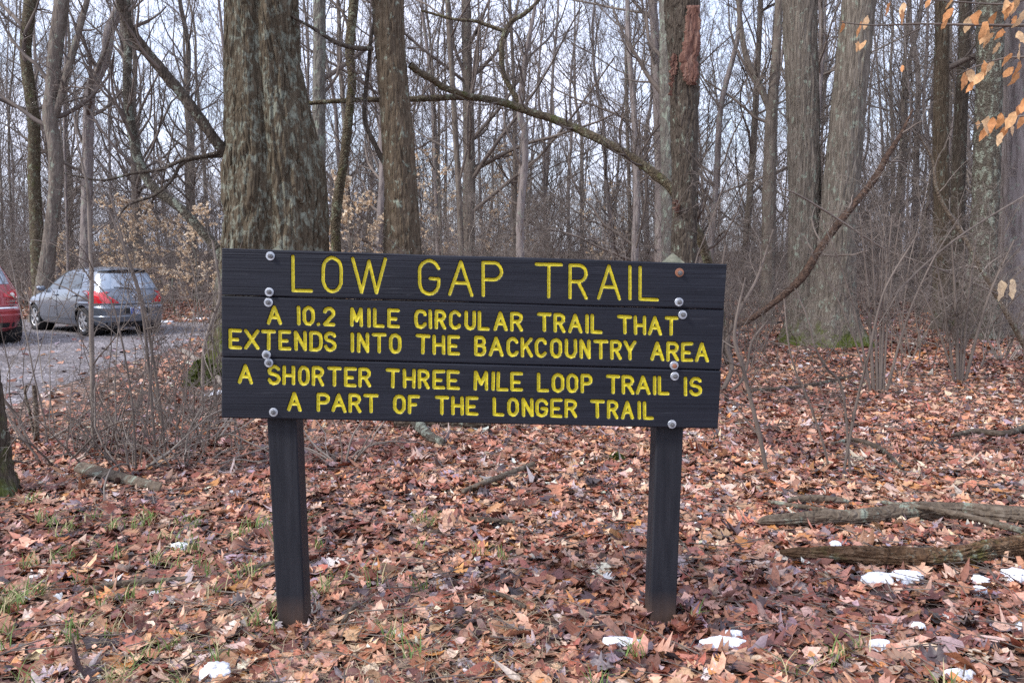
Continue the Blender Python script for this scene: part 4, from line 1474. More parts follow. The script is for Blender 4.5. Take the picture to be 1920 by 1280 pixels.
for y_ in ysp:
    e_ = 1 - .12 * abs(y_ / .58) ** 3
    xb = GREY.rear(min(abs(y_), .56), 1.46)
    rows.append([[xb + .10, y_, 1.502 - .02 * abs(y_ / .58) ** 2], [xb - .085 * e_, y_, 1.488 - .03 * abs(y_ / .58) ** 2], [xb - .09 * e_, y_, 1.470 - .03 * abs(y_ / .58) ** 2], [xb + .05, y_, 1.455 - .03 * abs(y_ / .58) ** 2]])
Vs = np.array(rows)
Qs = [[i * 4 + j, i * 4 + (j + 1) % 4, (i + 1) * 4 + (j + 1) % 4, (i + 1) * 4 + j] for i in range(24) for j in range(4)]
sb.add(Vs.reshape(-1, 3), Qs, [[0, 1, 2], [0, 2, 3], [96, 98, 97], [96, 99, 98]]).build('spoiler', M['car_grey'], car, smooth=False)
gp_ = MB()
for pts_ in ([(-.66, 1.0), (-.55, .80), (-.50, .70), (.50, .70), (.55, .80), (.66, 1.0)],):
    P = []
    for (y0, z0), (y1, z1) in zip(pts_[:-1], pts_[1:]):
        for f in np.linspace(0, 1, 8)[:-1]:
            y_, z_ = y0 + (y1 - y0) * f, z0 + (z1 - z0) * f
            P.append([GREY.rear(y_, z_) - .001, y_, z_])
    tubes(gp_, np.array(P), np.full(len(P), .007), 4)
gp_.build('hatch_gap', M['black_plastic'], car)
GREY.patch([(-.30, .50), (.30, .50), (.27, .625), (-.27, .625)], 'rear', 1, .004).build('plate_recess', M['black_plastic'], car)
pl = box_mb((GREY.rear(0, .55) - .014, 0, .56), (.012, .31, .155), .05).build('license_plate', M['plate_white'], car)
pbm = box_mb((GREY.rear(0, .55) - .0215, .105, .56), (.004, .09, .145), .05)
for k in range(5):
    box_mb((GREY.rear(0, .55) - .0215, .03 - k * .034, .565), (.004, .017, .06), .1, pbm)
pb_ = pbm.build('plate_marks', M['plate_blue'], car)
pb_.parent = pl
GREY.patch([(-.70, .22), (.70, .22), (.72, .315), (-.72, .315)], 'rear', 1, .012).build('bumper_skirt', M['black_plastic'], car)
em = MB()
a = np.linspace(0, 2 * np.pi, 21)
xe = GREY.rear(0, .86) - .012
tubes(em, np.stack([np.full(21, xe), .052 * np.cos(a), .87 + .052 * np.sin(a)], 1), np.full(21, .009), 6)
box_mb((xe, 0, .87), (.014, .13, .022), .2, em)
em.build('emblem', M['chrome'], car)
bd = MB()
for yb, zb_, wb in ((.30, .80, .17), (.0, .80, .16), (-.33, .80, .07)):
    nl = max(3, int(wb / .03))
    for k in range(nl):
        box_mb((GREY.rear(yb, zb_) - .005, yb + wb / 2 - (k + .5) * wb / nl, zb_), (.006, wb / nl * .62, .028), .2, bd)
bd.build('badges', M['chrome'], car, smooth=False)
wp = MB()
P = np.array([[GREY.rear(y_, z_) - .022, y_, z_] for y_, z_ in [(.0, 1.03), (.06, 1.06), (.22, 1.075), (.40, 1.085)]])
tubes(wp, P, [.016, .012, .010, .006], 5)
wp.build('wiper', M['black_plastic'], car)
GREY.patch([(-.52, .655), (.52, .655), (.52, .672), (-.52, .672)], 'rear', 1, .008).build('chrome_strip', M['chrome'], car)
an = MB()
tubes(an, np.array([[-1.25, .1, 1.51], [-1.33, .1, 1.56], [-1.42, .1, 1.60]]), [.010, .005, .003], 5)
an.build('aerial', M['black_plastic'], car)

RED = CarShape([
    (.26, 2.05, -2.03, .74, 5), (.34, 2.20, -2.18, .84, 5), (.45, 2.25, -2.25, .875, 5), (.60, 2.27, -2.29, .89, 5.2), (.70, 2.25, -2.29, .895, 5.2), (.735, 2.2, -2.25, .895, 5), (.78, 2.15, -2.22, .895, 5), (.95, 1.75, -2.20, .885, 5),
    (1.05, 1.35, -2.16, .865, 4.8), (1.15, 1.15, -2.11, .83, 4.6), (1.30, .90, -2.02, .775, 4.4), (1.45, .62, -1.92, .715, 4.2), (1.58, .35, -1.82, .655, 4), (1.65, .1, -1.72, .60, 3.6), (1.68, -.15, -1.6, .53, 3.2)])
ang2 = rad(90 + 50)
ca, sa = math.cos(ang2), math.sin(ang2)
pr_ = gp(32, 640)
lx, ly = -1.42, -.86
rxy = (pr_[0] - (lx * ca - ly * sa), pr_[1] - (lx * sa + ly * ca))
car2 = thing('red_car', 'dark red car cut by the left picture edge, only its rear right corner showing', 'car', (rxy[0], rxy[1], .006), ang2)
RW2 = .35
WX2 = (1.42, -1.42)
RED.body(WX2, RW2).build('body', M['car_red'], car2)
inner_wells(car2, WX2, RW2, .86)
box_mb((0, 0, .31), (3.6, 1.4, .12), .1).build('underbody', M['black_plastic'], car2)
for wx in WX2:
    for s in (-1, 1):
        wheel(car2, wx, s, s * .875, RW2)
RED.patch([(-.60, 1.20), (.60, 1.20), (.54, 1.56), (-.54, 1.56)], 'rear', 1, .008).build('rear_window', M['rear_glass'], car2)
for s in (1, -1):
    for wq in ([(1.0, 1.14), (0, 1.14), (-.06, 1.56), (.42, 1.53)], [(-.1, 1.14), (-1.0, 1.14), (-1.0, 1.56), (-.14, 1.56)], [(-1.1, 1.15), (-1.8, 1.2), (-1.62, 1.53), (-1.1, 1.55)]):
        RED.patch(wq, 'side', s, .008).build('window', M['car_glass'], car2)
    rows = []
    for k in range(8):
        f = k / 7
        row = []
        for y_ in np.linspace(.44, .84, 14):
            g = (y_ - .44) / .40
            z_ = .955 - .05 * g + (.055 + .14 * g ** .7) * f
            row.append([RED.rear(min(y_, RED.f(z_)[2] * .985), z_) - .012, s * min(y_, RED.f(z_)[2] * .985), z_])
        for x_ in np.linspace(-2.06, -1.84, 7):
            z_ = .92 + .17 * f
            row.append([x_, s * (RED.side(x_, z_) + .012), z_])
        rows.append(row)
    Vt = np.array(rows)
    n_ = Vt.shape[1]
    i = np.arange(7)[:, None]
    j = np.arange(n_ - 1)[None]
    Qt = np.stack([i * n_ + j, i * n_ + j + 1, (i + 1) * n_ + j + 1, (i + 1) * n_ + j], -1).reshape(-1, 4)
    tl = MB().add(Vt.reshape(-1, 3), Qt[:, ::-1] if s > 0 else Qt).build('taillight', M['tail_red'], car2)
    lens = MB()
    yl = .60
    xl = RED.rear(yl, .99) - .016
    V_, q_, t_ = [], [], []
    a = np.arange(16) / 16 * 2 * np.pi
    V_ = np.vstack([np.stack([np.full(16, xl), s * yl + .045 * np.cos(a), .99 + .045 * np.sin(a)], 1), [[xl - .012, s * yl, .99]]])
    lens.add(V_, None, [[i_, (i_ + 1) % 16, 16] for i_ in range(16)])
    l_ = lens.build('reversing_light', M['tail_clear'], car2)
    l_.parent = tl
RED.patch([(-.86, .30), (.86, .30), (.87, .44), (-.87, .44)], 'rear', 1, .010).build('bumper_skirt', M['black_plastic'], car2)
RED.patch([(-.70, .722), (.70, .722), (.70, .748), (-.70, .748)], 'rear', 1, .008).build('bumper_step', M['chrome'], car2)
bd = MB()
for k in range(7):
    box_mb((RED.rear(-.55, .80) - .006, -.46 - k * .030, .80), (.006, .019, .026), .2, bd)
for k in range(3):
    box_mb((RED.rear(-.55, .86) - .006, -.55 - k * .034, .865), (.006, .022, .034), .2, bd)
bd.build('badges', M['chrome'], car2, smooth=False)
gp_ = MB()
P = []
for (y0, z0), (y1, z1) in zip([(-.72, 1.10), (-.70, .95), (-.60, .77)], [(-.70, .95), (-.60, .77), (.0, .765)]):
    for f in np.linspace(0, 1, 8)[:-1]:
        y_, z_ = y0 + (y1 - y0) * f, z0 + (z1 - z0) * f
        P.append([RED.rear(y_, z_) - .001, y_, z_])
tubes(gp_, np.array(P), np.full(len(P), .007), 4)
gp_.build('hatch_gap', M['black_plastic'], car2)

SNOW = [
        (1650, 1089, 78, 22, 'left half of the long white snow strip below the rotten log'),
        (1708, 1085, 58, 18, 'right half of the long white snow strip below the rotten log'),
        (1838, 1092, 30, 22, 'small white snow lump right of the long snow strip'),
        (1836, 1111, 26, 10, 'tiny snow lump just below another lump, right of the long snow strip'),
        (1905, 1080, 56, 16, 'white snow patch cut by the right edge under the mossy log'),
        (1912, 1095, 40, 12, 'lower flat snow patch cut by the right edge under the mossy log'),
        (1722, 1182, 32, 20, 'grey white snow scrap alone below the long snow strip'),
        (1648, 1216, 34, 14, 'bluish snow scrap among leaves near the grass tuft'),
        (1352, 1212, 76, 22, 'broad icy snow patch just right of the right sign post foot'),
        (1375, 1196, 30, 14, 'small upper lobe of snow beside the broad icy patch'),
        (1180, 1211, 92, 18, 'long thin snow patch just left of the right sign post foot'),
        (408, 1268, 66, 40, 'thick snow lump at the bottom of the picture, left of the sign'),
        (1565, 1024, 22, 12, 'tiny snow spot between the two logs'),
        (338, 1034, 28, 12, 'dull snow scrap in the leaves left of the left sign post'),
        (404, 738, 30, 18, 'snow patch in the shade beside the left edge of the sign'),
        (1914, 1180, 20, 14, 'snow scrap cut by the right edge near the bottom corner'),
        (1800, 1276, 60, 12, 'snow scrap cut by the bottom edge at right'),
        (310, 604, 34, 5, 'thin snow streak on the gravel beyond the silver car'),
        (378, 598, 30, 5, 'thin snow streak at the far gravel edge beside the massive oak')]


def keep_off_snow(x, y):
    k = np.ones(len(x), bool)
    for u, v, w, h, lab in SNOW:
        c = gp(u, v)
        rx = w * .5 * pxm(c[1]) * .72
        ry = max(h * .5 * pxm(c[1]) / max(CAMH / c[1], .15), .015) * .5
        k &= ((x - c[0]) / rx) ** 2 + ((y - c[1]) / ry) ** 2 > 1
    return k


# ------------------------------------------------------------------ leaves
OAKW = [.06, .42, .2, .5, .22, .44, .2, .3, .0]
OAKY = [0, .16, .26, .42, .53, .66, .76, .88, 1.0]
MAPW = [.05, .42, .62, .28, .34, .52, .2, .16, .0]
MAPY = [0, .06, .30, .36, .52, .66, .68, .84, 1.0]
BEEW = [.03, .2, .3, .34, .34, .3, .22, .11, .0]
BEEY = [0, .12, .25, .38, .5, .63, .76, .89, 1.0]
SHAPES = [(OAKY, OAKW), (MAPY, MAPW), (BEEY, BEEW)]


def frames(rng, n, tilt):
    """leaf length axes and face normals, lying roughly flat"""
    nr = unit(np.stack([rng.normal(0, 1, n) * tilt, rng.normal(0, 1, n) * tilt, np.ones(n)], 1))
    a = rng.uniform(0, 2 * np.pi, n)
    d = np.stack([np.cos(a), np.sin(a), np.zeros(n)], 1)
    d = unit(d - nr * (d * nr).sum(1, keepdims=True))
    return d, nr


def leaves(mb, rng, pos, d, nr, size, col, shape, stations=9, curl=0.35, asp=1.0):
    Y_, W_ = np.array(SHAPES[shape][0]), np.array(SHAPES[shape][1])
    if stations < 9:
        sel = {5: [0, 2, 4, 6, 8], 4: [0, 3, 5, 8], 3: [0, 4, 8]}[stations]
        Y_, W_ = Y_[sel], np.maximum(W_[sel], [.04] + [.28] * (len(sel) - 2) + [0.02])
    n, m = len(pos), len(Y_)
    b = np.cross(nr, d)
    c_side = rng.normal(0.25, 1.0, n)[:, None] * curl
    c_len = rng.normal(0.15, 1.0, n)[:, None] * curl
    tw = rng.normal(0, 1.0, n)[:, None] * curl
    asy = rng.normal(0, 0.12, (n, 1))
    yy = Y_[None] - 0.5
    V = np.zeros((n, m, 3, 3))
    for j, sgn in enumerate((-1, 0, 1)):
        jig = 1 + rng.normal(0, 0.16, (n, m)) * (sgn != 0)
        w = W_[None] * asp * sgn * jig * (1 + asy * sgn)
        h = c_side * w * w * 1.6 + c_len * yy * yy * 1.3 + tw * yy * w * 1.6 + rng.normal(0, 0.035, (n, m)) * curl * 2.5
        back = -0.10 * abs(sgn) * W_[None]
        V[:, :, j] = pos[:, None] + size[:, None, None] * (d[:, None] * (yy + back)[..., None] + b[:, None] * w[..., None] + nr[:, None] * h[..., None])
    i = np.arange(m - 1)[:, None]
    j = np.arange(2)[None]
    q = np.stack([i * 3 + j, i * 3 + j + 1, (i + 1) * 3 + j + 1, (i + 1) * 3 + j], -1).reshape(-1, 4)
    Q = (np.arange(n) * m * 3)[:, None, None] + q[None]
    mb.add(V.reshape(-1, 3), Q.reshape(-1, 4), col=np.repeat(col, m * 3, 0))


PAL = np.array([(.45, .225, .135), (.36, .145, .083), (.56, .325, .215), (.27, .09, .056), (.16, .066, .052), (.66, .47, .37), (.075, .05, .054), (.32, .245, .26), (.50, .22, .075), (.72, .62, .57), (.45, .23, .165)])
PW = np.array([.20, .15, .14, .13, .10, .08, .06, .07, .035, .012, .08])


def leaf_cols(rng, n, x, y):
    c = PAL[rng.choice(len(PAL), n, p=PW / PW.sum())]
    c = c * 0.9 * np.clip(rng.lognormal(0, 0.26, (n, 1)), .45, 1.6) * rng.normal(1, 0.05, (n, 3))
    wet = np.clip(vnoise(np.stack([x * .9, y * .9, x * 0], -1), 31) * 1.6, 0, 1)[:, None]     # darker sodden patches
    for u, v, rx, ry in [(1640, 1150, 1.0, .45), (1330, 1120, .6, .3), (120, 1010, .8, .5), (1250, 1190, .6, .25), (620, 860, 1.2, .6)]:
        g = gp(u, v)
        wet = np.maximum(wet, np.exp(-((x - g[0]) / rx) ** 2 - ((y - g[1]) / ry) ** 2)[:, None])
    return np.clip(c * (1 - wet * np.array([[.40, .48, .45]])), 0.02, 0.66)


rng = np.random.default_rng(300)
mb = MB()


def scatter(n_per, y0, y1, spread=0.70):
    wide = spread * y1 + 3.0
    n = int(2 * wide * (y1 - y0) * n_per)
    y = rng.uniform(y0 - (1.2 if y0 < 3 else 0), y1, n)
    x = rng.uniform(-wide, wide, n)
    over = np.abs(x) - spread * y
    k = (over < 0) | ((over < 3.0) & (rng.uniform(size=n) < .45))
    x, y = x[k], y[k]
    keep = x > lot_edge(y) - rng.exponential(0.35, len(x))
    return x[keep], y[keep]


for (n_per, y0, y1, stn, sz, zj) in [(980, 2.1, 5.2, 9, (.04, .112), .020), (760, 5.2, 8.5, 9, (.045, .115), .022), (520, 8.5, 13, 5, (.05, .115), .028), (260, 13, 22, 4, (.07, .14), .03), (80, 22, 34, 3, (.11, .2), .03)]:
    x, y = scatter(n_per, y0, y1)
    n = len(x)
    z = gz(x, y) + 0.004 + rng.uniform(0, 1, n) ** 1.5 * zj
    d, nr = frames(rng, n, 0.22)
    up = rng.uniform(size=n) < 0.025                      # some leaves stand on edge
    d2, nr2 = frames(rng, n, 1.0)
    d[up], nr[up] = d2[up], nr2[up]
    z = z + up * 0.01
    kp = keep_off_snow(x, y)
    x, y, z, d, nr, n = x[kp], y[kp], z[kp], d[kp], nr[kp], int(kp.sum())
    size = rng.uniform(sz[0], sz[1], n) * rng.choice([0.7, 1.0, 1.0, 1.15], n)
    col = leaf_cols(rng, n, x, y)
    pos = np.stack([x, y, z], 1)
    kind = rng.choice(3, n, p=[.45, .3, .25])
    for s in range(3):
        k = kind == s
        leaves(mb, rng, pos[k], d[k], nr[k], size[k], col[k], s, stn, 0.36)
# broken bits between the whole leaves
for (n_per, y0, y1, zj) in [(480, 2.1, 5.2, .022), (250, 5.2, 9.5, .025)]:
    x, y = scatter(n_per, y0, y1)
    kp = keep_off_snow(x, y)
    x, y = x[kp], y[kp]
    n = len(x)
    d, nr = frames(rng, n, 0.35)
    leaves(mb, rng, np.stack([x, y, gz(x, y) + .012 + rng.uniform(0, 1, n) * zj], 1), d, nr, rng.uniform(.015, .045, n), leaf_cols(rng, n, x, y) * rng.choice([.5, .8, 1.1], n)[:, None], 0, 4, 0.5, 0.8)
# leaves drifted against the two posts
for (b0, b1, t0, t1, apex) in POSTS:
    c = (sp(*b0, .11) + sp(*b1, .11)) / 2
    n = 110
    a = rng.uniform(0, 2 * np.pi, n)
    r = .095 + rng.exponential(.035, n)
    x, y = c[0] + np.cos(a) * r * 1.1, c[1] + np.sin(a) * r * 1.1
    d, nr = frames(rng, n, 0.45)
    leaves(mb, rng, np.stack([x, y, gz(x, y) + .02 + .045 * np.exp(-(r - .095) / .05) * rng.uniform(.2, 1, n)], 1), d, nr, rng.uniform(.04, .09, n), leaf_cols(rng, n, x, y) * .9, 0, 9, 0.4)
tag(mb.build('leaf_litter', M['leaf']), 'fallen brown oak and maple leaves covering the forest floor', 'leaf litter', kind='stuff')

# dark little twigs and needles among the leaves
mb = MB()
x, y = scatter(62, 2.2, 12)
n = len(x)
a = rng.uniform(0, np.pi, n)
ln = rng.uniform(.05, .35, n)
dd = np.stack([np.cos(a), np.sin(a), rng.normal(0, .06, n)], 1)
c0 = np.stack([x, y, gz(x, y) + 0.03 + rng.uniform(0, .02, n)], 1)
bend = rng.normal(0, .06, (n, 3)) * np.array([1, 1, .25])
P = np.stack([c0 - dd * ln[:, None] / 2, c0 + bend * ln[:, None], c0 + dd * ln[:, None] / 2], 1)
tubes(mb, P, rng.uniform(.0012, .0038, n)[:, None] * np.array([[1, .9, .5]]), 4)
tag(mb.build('twig_litter', M['twig']), 'thin broken twigs strewn over the fallen leaves', 'twigs', kind='stuff')

# bits of leaf blown on to the gravel
mb = MB()
n = 450
y = rng.uniform(8.4, 22, n)
x = lot_edge(y) - rng.exponential(2.6, n)
k = x > -0.75 * y
x, y = x[k], y[k]
n = len(x)
d, nr = frames(rng, n, 0.3)
leaves(mb, rng, np.stack([x, y, gz(x, y) + 0.02], 1), d, nr, rng.uniform(.05, .13, n), leaf_cols(rng, n, x, y), 0, 4, 0.4)
tag(mb.build('blown_leaves', M['leaf']), 'scattered brown leaves blown onto the gravel', 'leaf litter', kind='stuff')
mb = MB()
n = 9000
y = np.sqrt(rng.uniform(8.2 ** 2, 22 ** 2, n))
x = lot_edge(y) - 0.1 - np.abs(rng.uniform(0, 1, n)) * 11
k = x > -0.74 * y
x, y = x[k], y[k]
n = len(x)
r = rng.uniform(.008, .026, n)
oct_ = np.array([(1, 0, 0), (0, 1, 0), (-1, 0, 0), (0, -1, 0), (0, 0, 1), (0, 0, -1)], float)
tr = np.array([(0, 1, 4), (1, 2, 4), (2, 3, 4), (3, 0, 4), (1, 0, 5), (2, 1, 5), (3, 2, 5), (0, 3, 5)])
V = np.stack([x, y, gz(x, y) + .006], 1)[:, None] + oct_[None] * r[:, None, None] * rng.uniform(.5, 1.2, (n, 6, 1))
g_ = rng.uniform(.09, .4, (n, 1)) * np.array([[1, .96, .99]])
mb.add(V.reshape(-1, 3), None, ((np.arange(n) * 6)[:, None, None] + tr[None]).reshape(-1, 3), col=np.repeat(g_, 6, 0))
tag(mb.build('loose_gravel', M['leaf'], smooth=False), 'loose grey gravel stones on the parking area', 'gravel', kind='stuff')

# ------------------------------------------------------------------ grass
rng = np.random.default_rng(310)
mb = MB()
tx, ty = scatter(46, 2.15, 4.6)
gm = vnoise(np.stack([tx * 1.5, ty * 1.5, tx * 0], -1), 41) + 0.6 * vnoise(np.stack([tx * 4.5, ty * 4.5, tx * 0], -1), 42)
prob = np.clip(0.58 - 0.42 * (tx + 0.6) + 0.75 * gm - 0.32 * (ty - 3.0), 0.0, 0.95)
k = rng.uniform(size=len(tx)) < prob
tx, ty = tx[k], ty[k]
extra = np.array([gp(u, v)[:2] for u, v in [(612, 1120), (640, 1100), (585, 1130), (1190, 1245), (1540, 1260), (1570, 1250), (1600, 1225), (1300, 1165), (735, 1215), (770, 1250), (690, 1090), (1480, 1275), (480, 1180), (505, 1160), (20, 930), (60, 950)]])
tx, ty = np.concatenate([tx, extra[:, 0]]), np.concatenate([ty, extra[:, 1]])
for _ in range(1):
    nb = rng.integers(7, 20, len(tx))
    bi = np.repeat(np.arange(len(tx)), nb)
    n = len(bi)
    bx = tx[bi] + rng.normal(0, .022, n)
    by = ty[bi] + rng.normal(0, .022, n)
    az = rng.uniform(0, 2 * np.pi, n)
    h = rng.uniform(.045, .105, n)
    lean = rng.uniform(.35, 1.5, n)
    dir_ = np.stack([np.cos(az), np.sin(az), np.zeros(n)], 1)
    sid = np.stack([-np.sin(az), np.cos(az), np.zeros(n)], 1)
    b0 = np.stack([bx, by, gz(bx, by) + .035], 1)
    w = rng.uniform(.002, .0036, n)[:, None]
    V = []
    for f in (0, .4, .75, 1):
        c = b0 + dir_ * (lean * h * f ** 1.8)[:, None] + np.array([0, 0, 1]) * (h * f * (1 - .25 * f * lean))[:, None]
        ww = w * (1 - f ** 2 * .95)
        V += [c - sid * ww, c + sid * ww]
    V = np.stack(V, 1)
    q = np.array([(0, 1, 3, 2), (2, 3, 5, 4), (4, 5, 7, 6)])
    gc = np.where(rng.uniform(size=(n, 1)) < .28, np.array([[.40, .34, .19]]), np.array([[.125, .195, .05]])) * rng.uniform(.7, 1.35, (n, 1))
    mb.add(V.reshape(-1, 3), ((np.arange(n) * 8)[:, None, None] + q[None]).reshape(-1, 4), col=np.repeat(gc, 8, 0))
# dead straw among the grass
n = 2600
sx = rng.uniform(-1.9, .2, n)
sy = rng.uniform(2.2, 3.5, n)
k = sx > -0.7 * sy
sx, sy = sx[k], sy[k]
n = len(sx)
az = rng.uniform(0, 2 * np.pi, n)
ln = rng.uniform(.03, .12, n)
dir_ = np.stack([np.cos(az), np.sin(az), rng.normal(0, .18, n)], 1)
sid = np.stack([-np.sin(az), np.cos(az), np.zeros(n)], 1) * .0016
c0 = np.stack([sx, sy, gz(sx, sy) + .03], 1)
V = np.stack([c0 - sid, c0 + sid, c0 + dir_ * ln[:, None] + sid * .4, c0 + dir_ * ln[:, None] - sid * .4], 1)
mb.add(V.reshape(-1, 3), ((np.arange(n) * 4)[:, None] + np.arange(4)[None]), col=np.repeat(np.array([[.38, .30, .2]]) * rng.uniform(.5, 1.3, (n, 1)), 4, 0))
tag(mb.build('grass', M['grassy']), 'short green and straw coloured grass poking through the leaves', 'grass', kind='stuff')

# ------------------------------------------------------------------ shrubs, saplings, brambles
def shrub_proto(seed, nst, h, spread, mat, tw=(7, 6, 4), r=0.009, name='shrub', arch=0.0, wander=0.13):
    rng = np.random.default_rng(seed)
    root = thing(name, '', 'shrub')
    az = rng.uniform(0, 2 * np.pi, nst)
    k = 9
    d = unit(np.stack([np.cos(az) * spread, np.sin(az) * spread, np.ones(nst)], 1) + rng.normal(0, .12, (nst, 3)))
    P = [np.stack([np.cos(az) * .07, np.sin(az) * .07, np.full(nst, -.05)], 1) * rng.uniform(.3, 1.6, (nst, 1)) * np.array([1, 1, .6])]
    L_ = rng.uniform(.6, 1.1, nst) * h
    for s in range(k - 1):
        d = unit(d + rng.normal(0, wander, (nst, 3)) + np.array([0, 0, -arch * s / k]))
        P.append(P[-1] + d * (L_ / (k - 1))[:, None])
    P = np.stack(P, 1)
    R = (r * rng.uniform(.6, 1.3, nst))[:, None] * np.linspace(1, .3, k)[None]
    tubes(MBs := MB(), P, R, 6)
    MBs.build('stems', mat, root)
    mb = MB()
    P1, R1 = grow(P, R, rng, tw[0], .18, 1, .2, .5, rad(25), rad(75), 7, up=.05, wander=.2, rs=.55, rmin=.0028)
    tubes(mb, P1, R1, 4)
    P2, R2 = grow(P1, R1, rng, tw[1], .1, 1, .25, .6, rad(25), rad(75), 5, up=.03, wander=.22, rs=.6, rmin=.0022)
    tubes(mb, P2, R2, 3)
    P3, R3 = grow(P2, R2, rng, tw[2], .1, 1, .3, .7, rad(25), rad(70), 4, up=.02, wander=.22, rs=.7, rmin=.0018)
    tubes(mb, P3, R3, 3)
    mb.build('crown', mat, root)
    return root


def place_all(protos, spots_, label, group, rng, smin=.8, smax=1.25):
    protos = list(protos)
    used_ = set()
    for i, (x, y) in enumerate(spots_):
        p = protos[i % len(protos)]
        loc = (x, y, float(gz(x, y)))
        rz, s = rng.uniform(0, 6.28), rng.uniform(smin, smax)
        if p.name in used_:
            dup(p, loc, rz, s, label, group)
        else:
            used_.add(p.name)
            p.location = loc
            p.rotation_euler = (0, 0, rz)
            p.scale = (s, s, s)
            p['label'], p['group'] = label, group


rng = np.random.default_rng(400)
sh = [shrub_proto(410 + i, [6, 9, 5, 8][i], [2.0, 1.6, 2.5, 1.9][i], [.35, .6, .25, .8][i], M[('twig', 'twig_pale', 'twig', 'twig_pale')[i]]) for i in range(4)]
sp_ = []
tries = 0
while len(sp_) < 48 and tries < 20000:
    tries += 1
    y = 10.5 + 16 * rng.uniform() ** .9
    x = rng.uniform(-.12, .74) * y if rng.uniform() < .8 else rng.uniform(-.74, .74) * y
    if x < float(lot_edge(y)) + .6 and y < 25.5:
        continue
    if x > 2 and y < 15.0 and rng.uniform() < .85:
        continue
    if any((x - a) ** 2 + (y - b) ** 2 < .7 for a, b in sp_):
        continue
    sp_.append((x, y))
place_all(sh, sp_, 'bare twiggy shrub in the tangle under the trees', 'bare shrubs filling the understory', rng)
# taller, finer growth further back closes the view at eye level
un = [shrub_proto(430 + i, [4, 6, 3][i], [4.6, 3.6, 5.6][i], [.35, .5, .28][i], M[('twig', 'twig_pale', 'twig')[i]], (16, 8, 4), .014, 'sapling_clump', 0.0, .17) for i in range(3)]
sp_ = []
tries = 0
while len(sp_) < 125 and tries < 20000:
    tries += 1
    y = 17 + 26 * rng.uniform() ** .8
    x = rng.uniform(-.74, .74) * y
    if x < float(lot_edge(y)) + .8 and y < 26.5:
        continue
    if any((x - a) ** 2 + (y - b) ** 2 < 1.2 for a, b in sp_):
        continue
    sp_.append((x, y))
place_all(un, sp_, 'clump of tall thin bare saplings between the background trunks', 'sapling clumps between the background trunks', rng)

br = [shrub_proto(450 + i, [10, 7, 12][i], [1.25, 1.0, .9][i], [1.0, 1.2, .8][i], M[('twig_pale', 'twig', 'twig_pale')[i]], (4, 3, 1), .0085, 'bramble', .30, .18) for i in range(3)]
sp_ = [tuple(gp(u, v)[:2]) for u, v in [(60, 830), (110, 865), (205, 845), (250, 880), (300, 850), (345, 870), (390, 830), (395, 780), (320, 800), (640, 870)]]
place_all(br, sp_, 'tangle of thin arching brambles at the edge of the gravel', 'brambles along the roadside edge', rng, .8, 1.2)
ups = [shrub_proto(460 + i, [3, 4, 5][i], [2.0, 1.6, 1.3][i], [.16, .22, .35][i], M[('twig', 'twig_pale', 'twig')[i]], (5, 3, 2), .0065, 'thin_shrub', .03, .10) for i in range(3)]
sp_ = [tuple(gp(u, v)[:2]) for u, v in [(30, 800), (90, 830), (140, 850), (215, 820), (228, 860), (285, 830), (325, 800), (340, 850), (375, 800), (392, 850), (405, 770), (190, 865), (455, 840)]]
place_all(ups, sp_, 'thin upright bare stems in front of the gravel area', 'thin upright shrubs along the roadside edge', rng, .75, 1.25)


def stem_thing(name, label, cat, stems, mat, seed, tw=(10, 5, 3), twl=(.12, .35), rmin=.0022, ground=True, twmat=None, up=.06, group=None, S=9):
    """stems: lists of (u, v, width px, Y) from the base up"""
    rng = np.random.default_rng(seed)
    parts = []
    for s in stems:
        P = np.array([at(a[0], a[1], a[3]) for a in s])
        R = 0.85 * np.array([a[2] * .5 * pxm(a[3]) for a in s])
        if ground:
            P[0][2] = float(gz(P[0][0], P[0][1])) - .04
        parts.append((P, R))
    o = parts[0][0][0].copy()
    o[2] = max(0.0, float(gz(o[0], o[1]))) if ground else o[2]
    root = thing(name, label, cat, o, group=group)
    allP, allR, stem_objs = [], [], []
    for P, R in parts:
        stem_objs.append(trunk_mb(P, R, S, 60, .05, 5, .10, seed).build('stem', mat, root))
        pr = spline(np.hstack([P, R[:, None]]), 16)
        allP.append(pr[:, :3])
        allR.append(pr[:, 3])
    for aP, aR, so in zip(allP, allR, stem_objs) if tw else ():
        mb = MB()
        P0, R0 = aP[None], aR[None]
        P1, R1 = grow(P0, R0, rng, tw[0], .2, 1, twl[0], twl[1], rad(25), rad(70), 7, up=up, wander=.17, rs=.5, rmin=rmin)
        tubes(mb, P1, R1, 4)
        P2, R2 = grow(P1, R1, rng, tw[1], .15, 1, .25, .6, rad(25), rad(70), 5, up=up * .6, wander=.2, rs=.6, rmin=rmin * .85)
        tubes(mb, P2, R2, 3)
        P3, R3 = grow(P2, R2, rng, tw[2], .15, 1, .3, .6, rad(25), rad(65), 4, up=.03, wander=.2, rs=.7, rmin=rmin * .75)
        tubes(mb, P3, R3, 3)
        tw_o = mb.build('crown', twmat or M['twig'], root)
        tw_o.parent = so
    return root


def gy_(v):
    return float(gp(960, v)[1])


